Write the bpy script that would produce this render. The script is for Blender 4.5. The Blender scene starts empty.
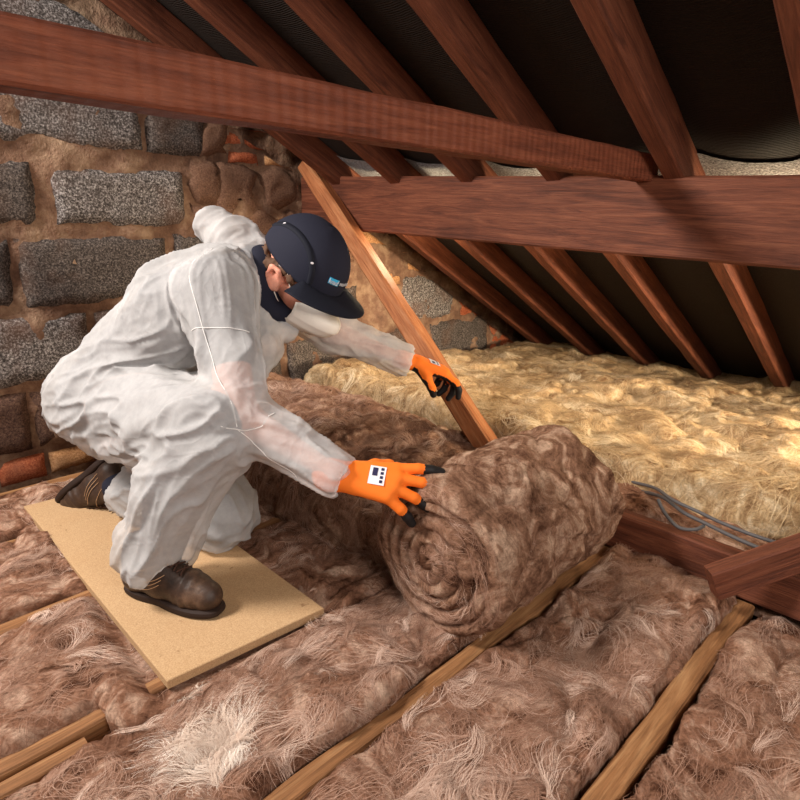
import bpy, math, random
import numpy as np
from mathutils import Matrix, Vector

# ------------------------------------------------------------------ camera, world, lights, exposure
S = bpy.context.scene
COL = S.collection
cam_d = bpy.data.cameras.new('camera')
cam_d.sensor_fit = 'HORIZONTAL'; cam_d.sensor_width = 36.0; cam_d.lens = 27.0
cam_d.clip_start = 0.02; cam_d.clip_end = 50
cam = bpy.data.objects.new('camera', cam_d); COL.objects.link(cam)
cam.matrix_world = Matrix(((0.7085081, 0.1982531, -0.6772828, 0.0),
                           (-0.705671, 0.2081261, -0.6772828, 0.0),
                           (0.0066868, 0.9577992, 0.2873605, 0.82),
                           (0, 0, 0, 1)))
S.camera = cam

w = bpy.data.worlds.new('world'); S.world = w; w.use_nodes = True
w.node_tree.nodes['Background'].inputs[0].default_value = (1.0, 0.91, 0.83, 1)
w.node_tree.nodes['Background'].inputs[1].default_value = 0.28


def area(name, loc, target, size, power, color):
    l = bpy.data.lights.new(name, 'AREA'); l.shape = 'DISK'; l.size = size; l.energy = power; l.color = color
    o = bpy.data.objects.new(name, l); COL.objects.link(o); o.location = loc
    d = Vector(target) - Vector(loc)
    o.rotation_euler = d.to_track_quat('-Z', 'Y').to_euler()
    return o


area('work_light_key', (-0.75, 1.85, 1.98), (0.9, 0.8, 0.2), 0.55, 92, (1.0, 0.94, 0.88))
area('work_light_fill', (0.25, -1.0, 1.30), (1.1, 1.0, 0.20), 0.8, 28, (1.0, 0.93, 0.87))
ev = area('work_light_eaves', (2.35, -1.05, 0.42), (2.25, 2.2, 0.45), 0.30, 26, (1.0, 0.82, 0.58))
ev.data.spread = math.radians(75)
for _y, _p in ((-.15, 3.5), (.45, 4.0), (1.05, 4.5), (1.72, 10.0)):       # row of small lamps hung behind the purlin
    _l = bpy.data.lights.new('purlin_lamp', 'POINT'); _l.energy = _p; _l.color = (1.0, 0.80, 0.52); _l.shadow_soft_size = .04
    _o = bpy.data.objects.new('purlin_lamp', _l); COL.objects.link(_o); _o.location = (1.80, _y, .77)
S.view_settings.view_transform = 'Standard'; S.view_settings.look = 'None'
S.view_settings.exposure = 0.0; S.view_settings.gamma = 1.0; S.view_settings.use_curve_mapping = False

# ------------------------------------------------------------------ helpers
rng = np.random.default_rng(7)
random.seed(7)


def _hash(i, j, k, seed):
    n = (i.astype(np.int64) * 374761393 + j.astype(np.int64) * 668265263 + k.astype(np.int64) * 2147483647 + seed * 974711) & 0xFFFFFFFF
    n = ((n ^ (n >> 13)) * 1274126177) & 0xFFFFFFFF
    n = ((n ^ (n >> 16)) * 2246822519) & 0xFFFFFFFF
    n = n ^ (n >> 15)
    return (n & 0xFFFFFF).astype(np.float32) / np.float32(0xFFFFFF)


def vn(P, seed=0):
    """value noise 0..1 at points P (...,3)"""
    P = np.asarray(P, dtype=np.float64)
    f = np.floor(P); t = P - f; i = f.astype(np.int64)
    t = t * t * (3 - 2 * t)
    x, y, z = i[..., 0], i[..., 1], i[..., 2]; u, v, q = t[..., 0], t[..., 1], t[..., 2]
    def h(a, b, c): return _hash(x + a, y + b, z + c, seed)
    x00 = h(0, 0, 0) * (1 - u) + h(1, 0, 0) * u; x10 = h(0, 1, 0) * (1 - u) + h(1, 1, 0) * u
    x01 = h(0, 0, 1) * (1 - u) + h(1, 0, 1) * u; x11 = h(0, 1, 1) * (1 - u) + h(1, 1, 1) * u
    return (x00 * (1 - v) + x10 * v) * (1 - q) + (x01 * (1 - v) + x11 * v) * q


def fbm(P, octv=4, seed=0, gain=.5):
    P = np.asarray(P, float); a = 1.; s = 0.; r = 0.
    for o in range(octv):
        r = r + a * vn(P * 2.03 ** o + 17.3 * o, seed + o); s += a; a *= gain
    return r / s


def vecn(P, seed=0, octv=2):
    return np.stack([fbm(P, octv, seed + 31 * k) for k in range(3)], -1) * 2 - 1


def ridge(P, octv=4, seed=0, gain=.55):
    P = np.asarray(P, float); a = 1.; s = 0.; r = 0.
    for o in range(octv):
        r = r + a * (1 - np.abs(2 * vn(P * 1.93 ** o + 9.1 * o, seed + o) - 1)) ** 2; s += a; a *= gain
    return r / s


def billow(P, octv=4, seed=0, gain=.55):
    P = np.asarray(P, float); a = 1.; s = 0.; r = 0.
    for o in range(octv):
        r = r + a * np.sqrt(np.abs(2 * vn(P * 1.97 ** o + 5.3 * o, seed + o) - 1)); s += a; a *= gain
    return r / s


def mesh_np(name, V, F, smooth=True):
    V = np.asarray(V, np.float32); F = np.asarray(F, np.int32)
    me = bpy.data.meshes.new(name)
    me.vertices.add(len(V)); me.vertices.foreach_set('co', V.ravel())
    k = F.shape[1]
    me.loops.add(F.size); me.loops.foreach_set('vertex_index', F.ravel())
    me.polygons.add(len(F)); me.polygons.foreach_set('loop_start', np.arange(0, F.size, k, dtype=np.int32))
    me.polygons.foreach_set('use_smooth', np.full(len(F), smooth, dtype=bool))
    me.update(calc_edges=True); me.validate()
    return me


def obj(name, me, mat=None, parent=None, mw=None, label=None, kind=None):
    o = bpy.data.objects.new(name, me); COL.objects.link(o)
    if mat and me is not None:
        if len(me.materials) == 0: me.materials.append(mat)
    if parent: o.parent = parent
    if mw is not None: o.matrix_world = mw
    if label: o['label'] = label
    if kind: o['kind'] = kind
    return o


def tag(o, label, cat=None, group=None, kind=None):
    o['label'] = label
    if cat: o['category'] = cat
    if group: o['group'] = group
    if kind: o['kind'] = kind
    return o


def empty(name, loc, label, cat, group=None):
    o = bpy.data.objects.new(name, None); COL.objects.link(o); o.location = loc
    o.empty_display_size = .05
    return tag(o, label, cat, group)


def under(o, parent):
    """parent a part whose mesh is in world coordinates"""
    o.parent = parent
    o.matrix_parent_inverse = Matrix.Translation(parent.location).inverted()
    return o


def grid_faces(nu, nv, wrap_u=False, wrap_v=False):
    iu = np.arange(nu if wrap_u else nu - 1); iv = np.arange(nv if wrap_v else nv - 1)
    a, b = np.meshgrid(iu, iv, indexing='ij'); a = a.ravel(); b = b.ravel()
    a2 = (a + 1) % nu; b2 = (b + 1) % nv
    return np.stack([a * nv + b, a2 * nv + b, a2 * nv + b2, a * nv + b2], 1)


def grid_normals(G, wrap_v=False):
    du = np.gradient(G, axis=0)
    if wrap_v: dv = np.roll(G, -1, 1) - np.roll(G, 1, 1)
    else: dv = np.gradient(G, axis=1)
    n = np.cross(du, dv); return n / (np.linalg.norm(n, axis=-1, keepdims=True) + 1e-12)


def tube(pts, rad, sides=6, closed=False):
    """swept tube along polyline -> V,F"""
    P = np.asarray(pts, float); n = len(P)
    rad = np.broadcast_to(np.asarray(rad, float), (n,))
    T = np.gradient(P, axis=0); T /= np.linalg.norm(T, axis=1, keepdims=True) + 1e-12
    ref = np.array([0, 0, 1.]) if abs(T[0, 2]) < .9 else np.array([1., 0, 0])
    A = np.cross(T, ref); A /= np.linalg.norm(A, axis=1, keepdims=True) + 1e-12
    B = np.cross(T, A)
    th = np.linspace(0, 2 * np.pi, sides, endpoint=False)
    V = P[:, None] + rad[:, None, None] * (np.cos(th)[None, :, None] * A[:, None] + np.sin(th)[None, :, None] * B[:, None])
    return V.reshape(-1, 3), grid_faces(n, sides, wrap_v=True)


def spline(pts, n=40):
    """Catmull-Rom through points"""
    P = np.asarray(pts, float); P = np.vstack([2 * P[0] - P[1], P, 2 * P[-1] - P[-2]])
    m = len(P) - 3; t = np.linspace(0, m - 1e-6, n); i = t.astype(int); u = (t - i)[:, None]
    a, b, c, d = P[i], P[i + 1], P[i + 2], P[i + 3]
    return .5 * (2 * b + (c - a) * u + (2 * a - 5 * b + 4 * c - d) * u ** 2 + (3 * b - a - 3 * c + d) * u ** 3)


# ------------------------------------------------------------------ materials
def srgb(r, g, b):
    f = lambda c: (c / 255 / 12.92) if c / 255 <= .04045 else ((c / 255 + .055) / 1.055) ** 2.4
    return (f(r), f(g), f(b), 1)


class NT:
    def __init__(s, name, rough=.8):
        s.m = bpy.data.materials.new(name); s.m.use_nodes = True; s.t = s.m.node_tree; s.n = s.t.nodes
        s.b = s.n['Principled BSDF']; s.b.inputs['Roughness'].default_value = rough
        s.b.inputs['Specular IOR Level'].default_value = .25
    def add(s, t, **kw):
        n = s.n.new(t)
        for k, v in kw.items():
            if k in n.inputs: n.inputs[k].default_value = v
            else: setattr(n, k, v)
        return n
    def link(s, a, b): s.t.links.new(a, b)
    def coords(s, scale=(1, 1, 1), which='Object', rot=(0, 0, 0)):
        tc = s.add('ShaderNodeTexCoord'); mp = s.add('ShaderNodeMapping')
        mp.inputs['Scale'].default_value = scale; mp.inputs['Rotation'].default_value = rot
        s.link(tc.outputs[which], mp.inputs['Vector']); return mp.outputs['Vector']
    def noise(s, vec, scale=5, detail=4, rough=.6, dist=0.):
        n = s.add('ShaderNodeTexNoise', Scale=scale, Detail=detail, Roughness=rough, Distortion=dist)
        s.link(vec, n.inputs['Vector']); return n.outputs['Fac']
    def ramp(s, fac, stops):
        r = s.add('ShaderNodeValToRGB'); e = r.color_ramp.elements
        while len(e) < len(stops): e.new(.5)
        for el, (p, c) in zip(e, stops): el.position = p; el.color = c
        s.link(fac, r.inputs[0]); return r.outputs[0]
    def mix(s, fac, a, b, mode='MIX'):
        m = s.add('ShaderNodeMix', data_type='RGBA', blend_type=mode)
        for v, i in ((fac, 0), (a, 6), (b, 7)):
            if hasattr(v, 'is_linked'): s.link(v, m.inputs[i])
            else: m.inputs[i].default_value = v
        return m.outputs[2]
    def bump(s, h, strength=.3, dist=.01):
        b = s.add('ShaderNodeBump', Strength=strength, Distance=dist); s.link(h, b.inputs['Height'])
        s.link(b.outputs[0], s.b.inputs['Normal']); return b
    def color(s, c):
        if hasattr(c, 'is_linked'): s.link(c, s.b.inputs['Base Color'])
        else: s.b.inputs['Base Color'].default_value = c
        return s


def plain(name, c, rough=.7, spec=.25):
    n = NT(name, rough); n.color(c); n.b.inputs['Specular IOR Level'].default_value = spec
    v = n.coords(); h = n.noise(v, 90, 3); n.bump(h, .15, .002)
    return n.m


def wood(name, dark, mid, light, saw=0., rough=.62):
    n = NT(name, rough)
    v = n.coords((1.2, 16, 16)); g = n.noise(v, 3.0, 6, .62, 1.2)
    v2 = n.coords((3, 60, 60)); f = n.noise(v2, 5, 5, .7)
    c = n.ramp(g, [(.25, dark), (.5, mid), (.78, light)])
    c2 = n.ramp(f, [(.3, (.55, .55, .55, 1)), (.65, (1.1, 1.1, 1.1, 1))])
    c = n.mix(.75, c, c2, 'MULTIPLY')
    v3 = n.coords((1, 1, 1)); st = n.noise(v3, 6, 3, .5)
    c = n.mix(n.ramp(st, [(.55, (0, 0, 0, 1)), (.8, (.5, .5, .5, 1))]), c, dark)
    n.color(c)
    m = n.add('ShaderNodeMath', operation='ADD'); n.link(g, m.inputs[0]); n.link(f, m.inputs[1])
    h = m.outputs[0]
    if saw:
        wv = n.add('ShaderNodeTexWave', Scale=saw, Distortion=4.0, Detail=3.0); wv.bands_direction = 'X'
        n.link(n.coords((1, .15, .15)), wv.inputs['Vector'])
        m2 = n.add('ShaderNodeMath', operation='MULTIPLY_ADD'); n.link(wv.outputs['Fac'], m2.inputs[0]); m2.inputs[1].default_value = .8
        n.link(h, m2.inputs[2]); h = m2.outputs[0]
    n.bump(h, .55, .004)
    return n.m


def fluff_mat(name, dark, mid, light, scale=7):
    n = NT(name, .95); n.b.inputs['Specular IOR Level'].default_value = .05
    v = n.coords()
    a = n.noise(v, scale, 8, .62, 2.6); b = n.noise(v, scale * 5.5, 6, .7, 3.2)
    c = n.ramp(a, [(.34, dark), (.5, mid), (.66, light)])
    c2 = n.ramp(b, [(.32, (.50, .45, .42, 1)), (.5, (.95, .93, .92, 1)), (.66, (1.25, 1.25, 1.25, 1))])
    n.color(n.mix(.85, c, c2, 'MULTIPLY'))
    h = n.noise(v, scale * 9, 6, .75, 3.5); m = n.add('ShaderNodeMath', operation='ADD')
    n.link(b, m.inputs[0]); n.link(h, m.inputs[1])
    n.bump(m.outputs[0], .9, .008)
    return n.m


def strand_mat(name, dark, mid, light):
    n = NT(name, .85); n.b.inputs['Specular IOR Level'].default_value = .15
    at = n.add('ShaderNodeAttribute', attribute_name='tone')
    n.color(n.ramp(at.outputs['Fac'], [(0, dark), (.5, mid), (1, light)]))
    return n.m


M = {}
M['wood_red'] = wood('reddish_timber', srgb(62, 31, 21), srgb(108, 59, 40), srgb(138, 83, 58))
M['wood_saw'] = wood('sawn_reddish_timber', srgb(80, 39, 26), srgb(122, 65, 44), srgb(146, 85, 60), saw=14)
M['wood_tan'] = wood('aged_joist_timber', srgb(92, 58, 34), srgb(150, 104, 66), srgb(188, 144, 100))
M['wood_brace'] = wood('brace_timber', srgb(120, 66, 36), srgb(166, 102, 62), srgb(196, 140, 96))
B_D, B_M, B_L = srgb(90, 57, 41), srgb(162, 118, 94), srgb(222, 188, 164)
Y_D, Y_M, Y_L = srgb(132, 96, 64), srgb(204, 172, 128), srgb(240, 220, 184)
M['fluff'] = fluff_mat('brown_glass_wool', B_D, B_M, B_L)
M['fluff_st'] = strand_mat('brown_wool_strands', srgb(112, 76, 58), srgb(176, 136, 114), srgb(232, 206, 188))
M['fluff_roll'] = fluff_mat('brown_glass_wool_roll', srgb(96, 64, 48), srgb(160, 120, 96), srgb(214, 180, 154), 9)
M['fluff_y'] = fluff_mat('straw_glass_wool', Y_D, Y_M, Y_L)
M['fluff_y_st'] = strand_mat('straw_wool_strands', srgb(150, 114, 80), srgb(212, 182, 138), srgb(246, 230, 198))
M['fluff_w_st'] = strand_mat('white_wool_strands', srgb(206, 178, 158), srgb(232, 214, 198), srgb(250, 242, 232))


def felt_mat(name, c0, c1, sc=1.0):
    n = NT(name, .75); v = n.coords((6, 1.2, 6)); a = n.noise(v, 22 * sc, 4, .7)
    v2 = n.coords((90, 40, 90)); b = n.noise(v2, 3 * sc, 3, .7)
    c = n.ramp(b, [(.35, c0), (.68, c1)]); c = n.mix(n.ramp(a, [(.4, (.0, .0, .0, 1)), (.7, (.6, .6, .6, 1))]), c, c0); n.color(c)
    wv = n.add('ShaderNodeTexWave', Scale=60, Distortion=2.5, Detail=3.0); wv.bands_direction = 'X'
    n.link(n.coords((1, 1, 1)), wv.inputs['Vector']); m = n.add('ShaderNodeMath', operation='ADD')
    n.link(wv.outputs['Fac'], m.inputs[0]); n.link(b, m.inputs[1]); n.bump(m.outputs[0], .5, .003)
    return n.m


M['felt'] = felt_mat('black_roofing_felt', srgb(20, 14, 10), srgb(38, 28, 22))
M['felt_grey'] = felt_mat('grey_woven_felt', srgb(58, 54, 52), srgb(190, 188, 188), 1.4)


def block_mat(name, cols):
    n = NT(name, .92); v = n.coords(which='Object')
    oi = n.add('ShaderNodeObjectInfo'); ad = n.add('ShaderNodeVectorMath', operation='ADD')
    n.link(v, ad.inputs[0]); sc = n.add('ShaderNodeVectorMath', operation='SCALE'); sc.inputs[3].default_value = 13
    cb = n.add('ShaderNodeCombineXYZ'); n.link(oi.outputs['Random'], cb.inputs[0]); n.link(oi.outputs['Random'], cb.inputs[1])
    n.link(cb.outputs[0], sc.inputs[0]); n.link(sc.outputs[0], ad.inputs[1]); v = ad.outputs[0]
    a = n.noise(v, 150, 4, .85); b = n.noise(v, 5, 3, .6)
    c = n.ramp(a, [(.36, cols[0]), (.5, cols[1]), (.66, cols[2])])
    c = n.mix(n.ramp(b, [(.52, (0, 0, 0, 1)), (.75, (.75, .75, .75, 1))]), c, cols[3]); n.color(c)
    n.bump(a, .9, .008); return n.m


M['block'] = block_mat('clinker_block', (srgb(36, 31, 30), srgb(96, 88, 84), srgb(206, 198, 194), srgb(104, 76, 62)))
M['block_dark'] = block_mat('sooty_clinker_block', (srgb(32, 27, 25), srgb(78, 69, 64), srgb(150, 138, 130), srgb(96, 68, 52)))
M['block_brown'] = block_mat('brown_clinker_block', (srgb(52, 36, 30), srgb(92, 66, 54), srgb(126, 98, 82), srgb(84, 54, 42)))
M['brick'] = block_mat('red_brick', (srgb(120, 58, 36), srgb(168, 86, 54), srgb(196, 122, 84), srgb(150, 104, 82)))
M['brick_pale'] = block_mat('pale_dusty_brick', (srgb(150, 100, 66), srgb(190, 138, 92), srgb(214, 172, 128), srgb(170, 134, 104)))
M['stone'] = block_mat('mortar_smeared_stone', (srgb(86, 60, 46), srgb(116, 84, 66), srgb(142, 108, 86), srgb(104, 76, 60)))


def mortar_mat():
    n = NT('rough_brown_mortar', .95); v = n.coords(); a = n.noise(v, 9, 6, .7); b = n.noise(v, 60, 4, .7)
    c = n.ramp(a, [(.3, srgb(84, 60, 48)), (.5, srgb(120, 91, 73)), (.72, srgb(164, 137, 112))])
    n.color(c); m = n.add('ShaderNodeMath', operation='ADD'); n.link(a, m.inputs[0]); n.link(b, m.inputs[1]); n.bump(m.outputs[0], .8, .012)
    return n.m


M['mortar'] = mortar_mat()


def board_mat():
    n = NT('chipboard', .8); v = n.coords(); a = n.noise(v, 420, 3, .7); b = n.noise(v, 6, 3, .5); d = n.noise(n.coords((1, 1, 1)), 38, 2, .5)
    c = n.ramp(a, [(.3, srgb(164, 130, 94)), (.55, srgb(190, 156, 117)), (.75, srgb(205, 176, 139))])
    c = n.mix(n.ramp(b, [(.5, (0, 0, 0, 1)), (.8, (.35, .35, .35, 1))]), c, srgb(178, 138, 96))
    c = n.mix(n.ramp(d, [(.7, (0, 0, 0, 1)), (.76, (.6, .6, .6, 1))]), c, srgb(120, 84, 56)); n.color(c)
    n.bump(a, .25, .002); return n.m


M['board'] = board_mat()


def suit_mat():
    n = NT('thin_white_nonwoven', .75); v = n.coords(); a = n.noise(v, 30, 4, .7); b = n.noise(n.coords((1, 1, 1)), 220, 2, .6)
    n.color(n.ramp(a, [(.3, srgb(198, 196, 195)), (.7, srgb(219, 216, 215))]))
    def rdg(sc, ds, pw):
        x = n.noise(n.coords(), sc, 2, .5, ds); m1 = n.add('ShaderNodeMath', operation='MULTIPLY_ADD'); n.link(x, m1.inputs[0]); m1.inputs[1].default_value = 2; m1.inputs[2].default_value = -1
        m2 = n.add('ShaderNodeMath', operation='ABSOLUTE'); n.link(m1.outputs[0], m2.inputs[0]); m3 = n.add('ShaderNodeMath', operation='SUBTRACT'); m3.inputs[0].default_value = 1; n.link(m2.outputs[0], m3.inputs[1])
        m4 = n.add('ShaderNodeMath', operation='POWER'); n.link(m3.outputs[0], m4.inputs[0]); m4.inputs[1].default_value = pw; return m4.outputs[0]
    m = n.add('ShaderNodeMath', operation='ADD'); n.link(rdg(6, .9, 14), m.inputs[0]); n.link(rdg(11, 1.2, 12), m.inputs[1])
    mb = n.add('ShaderNodeMath', operation='MULTIPLY_ADD'); n.link(b, mb.inputs[0]); mb.inputs[1].default_value = .12; n.link(m.outputs[0], mb.inputs[2])
    n.bump(mb.outputs[0], .13, .005)
    tr = n.add('ShaderNodeBsdfTransparent'); mx = n.add('ShaderNodeMixShader', Fac=.44)
    out = n.n['Material Output']; n.link(n.b.outputs[0], mx.inputs[1]); n.link(tr.outputs[0], mx.inputs[2]); n.link(mx.outputs[0], out.inputs[0])
    return n.m


M['suit'] = suit_mat()
M['suit_seam'] = plain('white_seam_tape', srgb(228, 225, 222), .7)
M['mask'] = plain('white_mask_fabric', srgb(240, 232, 222), .8)


def skin_mat():
    n = NT('skin', .5); v = n.coords(); a = n.noise(v, 25, 4, .6)
    n.color(n.ramp(a, [(.3, srgb(206, 132, 110)), (.7, srgb(232, 172, 148))])); n.b.inputs['Subsurface Weight'].default_value = .1
    n.b.inputs['Subsurface Radius'].default_value = (.01, .004, .002); n.bump(a, .1, .002); return n.m


M['skin'] = skin_mat()
M['navy'] = plain('navy_cotton', srgb(31, 32, 46), .85)
M['navy_dark'] = plain('navy_band', srgb(18, 20, 32), .8)
M['shirt'] = plain('navy_shirt', srgb(34, 36, 54), .9)
M['trouser'] = plain('grey_work_trousers', srgb(104, 103, 108), .9)
M['hair'] = plain('greying_brown_hair', srgb(92, 66, 50), .8)
M['orange'] = plain('orange_knit_glove', srgb(240, 118, 34), .75)
M['black'] = plain('black_rubber_coating', srgb(30, 27, 27), .6)
M['white'] = plain('white_print', srgb(226, 222, 226), .7)
M['ink'] = plain('dark_blue_print', srgb(44, 40, 74), .7)
M['logo_blue'] = plain('light_blue_print', srgb(50, 160, 204), .6)
M['logo_grey'] = plain('pale_grey_print', srgb(200, 200, 206), .6)
M['leather'] = None


def leather():
    n = NT('worn_brown_leather', .5); v = n.coords(); a = n.noise(v, 22, 6, .7)
    n.color(n.ramp(a, [(.3, srgb(40, 28, 22)), (.55, srgb(66, 47, 36)), (.78, srgb(108, 82, 64))]))
    n.b.inputs['Specular IOR Level'].default_value = .4; n.bump(a, .5, .006); return n.m


M['leather'] = leather()
M['sole'] = plain('dark_rubber_sole', srgb(44, 30, 24), .7)
M['lace'] = plain('dark_brown_lace', srgb(70, 46, 36), .8)
M['stitch'] = plain('tan_stitching', srgb(186, 150, 116), .8)
M['cable'] = plain('grey_cable_sheath', srgb(88, 84, 84), .5)
M['plaster'] = plain('dusty_ceiling_board', srgb(90, 66, 50), .95)


def clear_mat():
    n = NT('clear_lens', .05); n.color((.95, .95, .95, 1)); n.b.inputs['Specular IOR Level'].default_value = .6
    tr = n.add('ShaderNodeBsdfTransparent'); mx = n.add('ShaderNodeMixShader', Fac=.82); out = n.n['Material Output']
    n.link(n.b.outputs[0], mx.inputs[1]); n.link(tr.outputs[0], mx.inputs[2]); n.link(mx.outputs[0], out.inputs[0]); return n.m


M['clear'] = clear_mat()

# ------------------------------------------------------------------ the setting
T29 = math.tan(math.radians(29)); XE = 3.30
GY = 2.25                                    # face of the gable wall


def roof_z(x, y=0.): return T29 * (XE - x) + .022 * (y - .69)


floor = obj('floor', mesh_np('floor', [(-1.2, -1.2, -.13), (3.6, -1.2, -.13), (3.6, 2.35, -.13), (-1.2, 2.35, -.13)], [(0, 1, 2, 3)], False), M['plaster'])
tag(floor, 'dusty boarding below the joists of the loft', kind='structure')

# sloping felt between the rafters
RAFT = [2.03, 1.69, 1.355, 1.03, .682, .36, .02, -.32]      # +Y edge of each rafter
RW, RD = .052, .095
xs = np.linspace(-1.1, 3.62, 95); ys = np.arange(-1.2, 2.33, .025)
X, Yg = np.meshgrid(xs, ys, indexing='ij')
mid = np.full(Yg.shape, 1.)
for a, b in zip(RAFT[:-1], RAFT[1:]):
    c0, c1 = b, a - RW; t = np.clip((Yg - c0) / (c1 - c0), 0, 1); inside = (Yg > c0) & (Yg < c1)
    mid = np.where(inside, 1 - 4 * t * (1 - t), mid)
Zf = roof_z(X, Yg) + (RD / math.cos(math.radians(29))) - .022 * (1 - mid) * (.6 + .8 * vn(np.stack([X * 2, Yg * .1, X * 0], -1), 3)) + .01 * (fbm(np.stack([X * 6, Yg * 6, X * 0], -1), 3, 5) - .5)
G = np.stack([X, Yg, Zf], -1)
ceiling = obj('ceiling', mesh_np('roof_felt', G.reshape(-1, 3), grid_faces(*X.shape)), M['felt'])
tag(ceiling, 'black roofing felt sagging between the rafters under the slope', kind='structure')
# paler lap of felt showing above the purlin, with a sagging upper edge
yy = np.arange(-.8, 2.2, .02); uu = np.linspace(0, 1, 8)
U, Yl = np.meshgrid(uu, yy, indexing='ij')
top = np.interp(yy, [-.8, -.1, .30, .42, .60, .69, .9, 1.2, 1.6, 2.0, 2.2], [1.60, 1.64, 1.690, 1.715, 1.70, 1.69, 1.725, 1.69, 1.65, 1.61, 1.60])
Xl = top[None, :] * (1 - U) + 2.0 * U
fz = np.zeros_like(Xl)
for i in range(Xl.shape[0]):
    for j in range(Xl.shape[1]):
        a = np.interp(Xl[i, j], xs, np.arange(len(xs))); b = np.interp(Yl[i, j], ys, np.arange(len(ys)))
        ai, bi = min(int(a), len(xs) - 2), min(int(b), len(ys) - 2); ta, tb = a - ai, b - bi
        fz[i, j] = (Zf[ai, bi] * (1 - ta) + Zf[ai + 1, bi] * ta) * (1 - tb) + (Zf[ai, bi + 1] * (1 - ta) + Zf[ai + 1, bi + 1] * ta) * tb
Gl = np.stack([Xl, Yl, fz - .006 - .004 * vn(np.stack([Xl * 30, Yl * 8, Xl], -1), 4)], -1)
lap = obj('felt_lap', mesh_np('felt_lap', Gl.reshape(-1, 3), grid_faces(*Xl.shape)), M['felt_grey'], ceiling, label='silver grey woven lap of roofing felt above the purlin')

# gable wall: mortar body with the blocks set into it
xw = np.arange(-.75, 3.62, .018); zw = np.linspace(0, 1, 90)
Xw, Wt = np.meshgrid(xw, zw, indexing='ij')
ztop = np.minimum(2.6, T29 * (XE - Xw) + .16)
ztop = np.maximum(ztop, .12); Zw = -.13 + (ztop + .13) * Wt
pn = np.stack([Xw * 9, Zw * 9, Zw * 0], -1)
Yw = GY + .010 - .062 * (fbm(pn, 4, 21) - .45) - .014 * ridge(pn * 2.2, 3, 22)
wall = obj('wall_gable', mesh_np('gable_mortar', np.stack([Xw, Yw, Zw], -1).reshape(-1, 3), grid_faces(*Xw.shape)), M['mortar'])
tag(wall, 'gable wall of rough clinker blocks and bricks in brown mortar', kind='structure')


def rough_block(name, x0, x1, z0, z1, mat, seed, proud=.016, cut=None, rough=.012, step=.022):
    nx = max(5, int((x1 - x0) / step)); nz = max(4, int((z1 - z0) / step))
    u = np.linspace(0, 1, nx + 1); v = np.linspace(0, 1, nz + 1); Ug, Vg = np.meshgrid(u, v, indexing='ij')
    cx, cz = (x0 + x1) / 2, (z0 + z1) / 2
    Xb = x0 + (x1 - x0) * Ug; Zb = z0 + (z1 - z0) * Vg
    p = np.stack([Xb * 14 + seed, Zb * 14, Xb * 0 + seed], -1)
    Xb = Xb + (fbm(p, 3, seed) - .5) * rough * 2.2; Zb = Zb + (fbm(p + 40, 3, seed) - .5) * rough * 2.2
    if cut is not None:                         # keep under the roof slope
        lim = T29 * (XE - Xb) + cut; Zb = np.minimum(Zb, np.maximum(lim, z0))
    d = np.minimum(np.minimum(Ug * (x1 - x0), (1 - Ug) * (x1 - x0)), np.minimum(Vg * (z1 - z0), (1 - Vg) * (z1 - z0)))
    edge = np.clip(d / .025, 0, 1)
    Yb = GY - proud * np.sqrt(1 - (1 - edge) ** 2) - .012 * (fbm(p * 3, 4, seed + 3) - .5) + .004
    F = np.stack([Xb, Yb, Zb], -1)
    # skirt back into the wall
    ring = [(i, 0) for i in range(nx)] + [(nx, j) for j in range(nz)] + [(i, nz) for i in range(nx, 0, -1)] + [(0, j) for j in range(nz, 0, -1)]
    V = list(F.reshape(-1, 3)); faces = [tuple(q) for q in grid_faces(nx + 1, nz + 1)]
    base = len(V)
    for (i, j) in ring: q = F[i, j].copy(); q[1] = GY + .06; V.append(q)
    n = len(ring)
    for a in range(n):
        i, j = ring[a]; k, l = ring[(a + 1) % n]
        faces.append((k * (nz + 1) + l, i * (nz + 1) + j, base + a, base + (a + 1) % n))
    me = mesh_np(name, np.array(V) - np.array([cx, GY, cz]), faces)
    o = obj(name, me, mat, wall); o.location = (cx, GY, cz)
    return o


BL = [  # x0,x1,z0,z1,mat
    (.10, .90, 1.275, 1.46, 'block'),
    (.42, .965, 1.045, 1.235, 'block'), (.98, 1.20, 1.045, 1.235, 'block_dark'), (-.15, .40, 1.045, 1.235, 'block'),
    (.10, .60, .79, .985, 'block_dark'), (.655, 1.10, .795, .98, 'block'),
    (-.1, .50, .545, .755, 'block_dark'), (.525, 1.005, .535, .755, 'block_dark'), (1.05, 1.30, .60, .76, 'block_dark'),
    (.10, .70, .285, .505, 'block'), (.73, 1.18, .29, .50, 'block_dark'), (1.21, 1.50, .33, .52, 'block_dark'),
    (-.1, .475, .06, .255, 'block_brown'), (.49, .93, .06, .25, 'block_brown'), (.96, 1.34, .06, .25, 'block_dark'),
    (1.36, 1.49, .03, .23, 'block_dark'), (1.53, 1.93, .02, .29, 'block_dark'), (1.97, 2.36, .03, .27, 'block_dark'),
    (1.60, 1.95, .33, .52, 'block_dark'),
    (2.27, 2.68, .29, .535, 'block'), (2.49, 3.02, .02, .265, 'block_dark'),
]
for i, (a, b, c0, c1, m) in enumerate(BL):
    rough_block('block', a, b, c0, c1, M[m], 100 + i, cut=.05)
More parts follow.
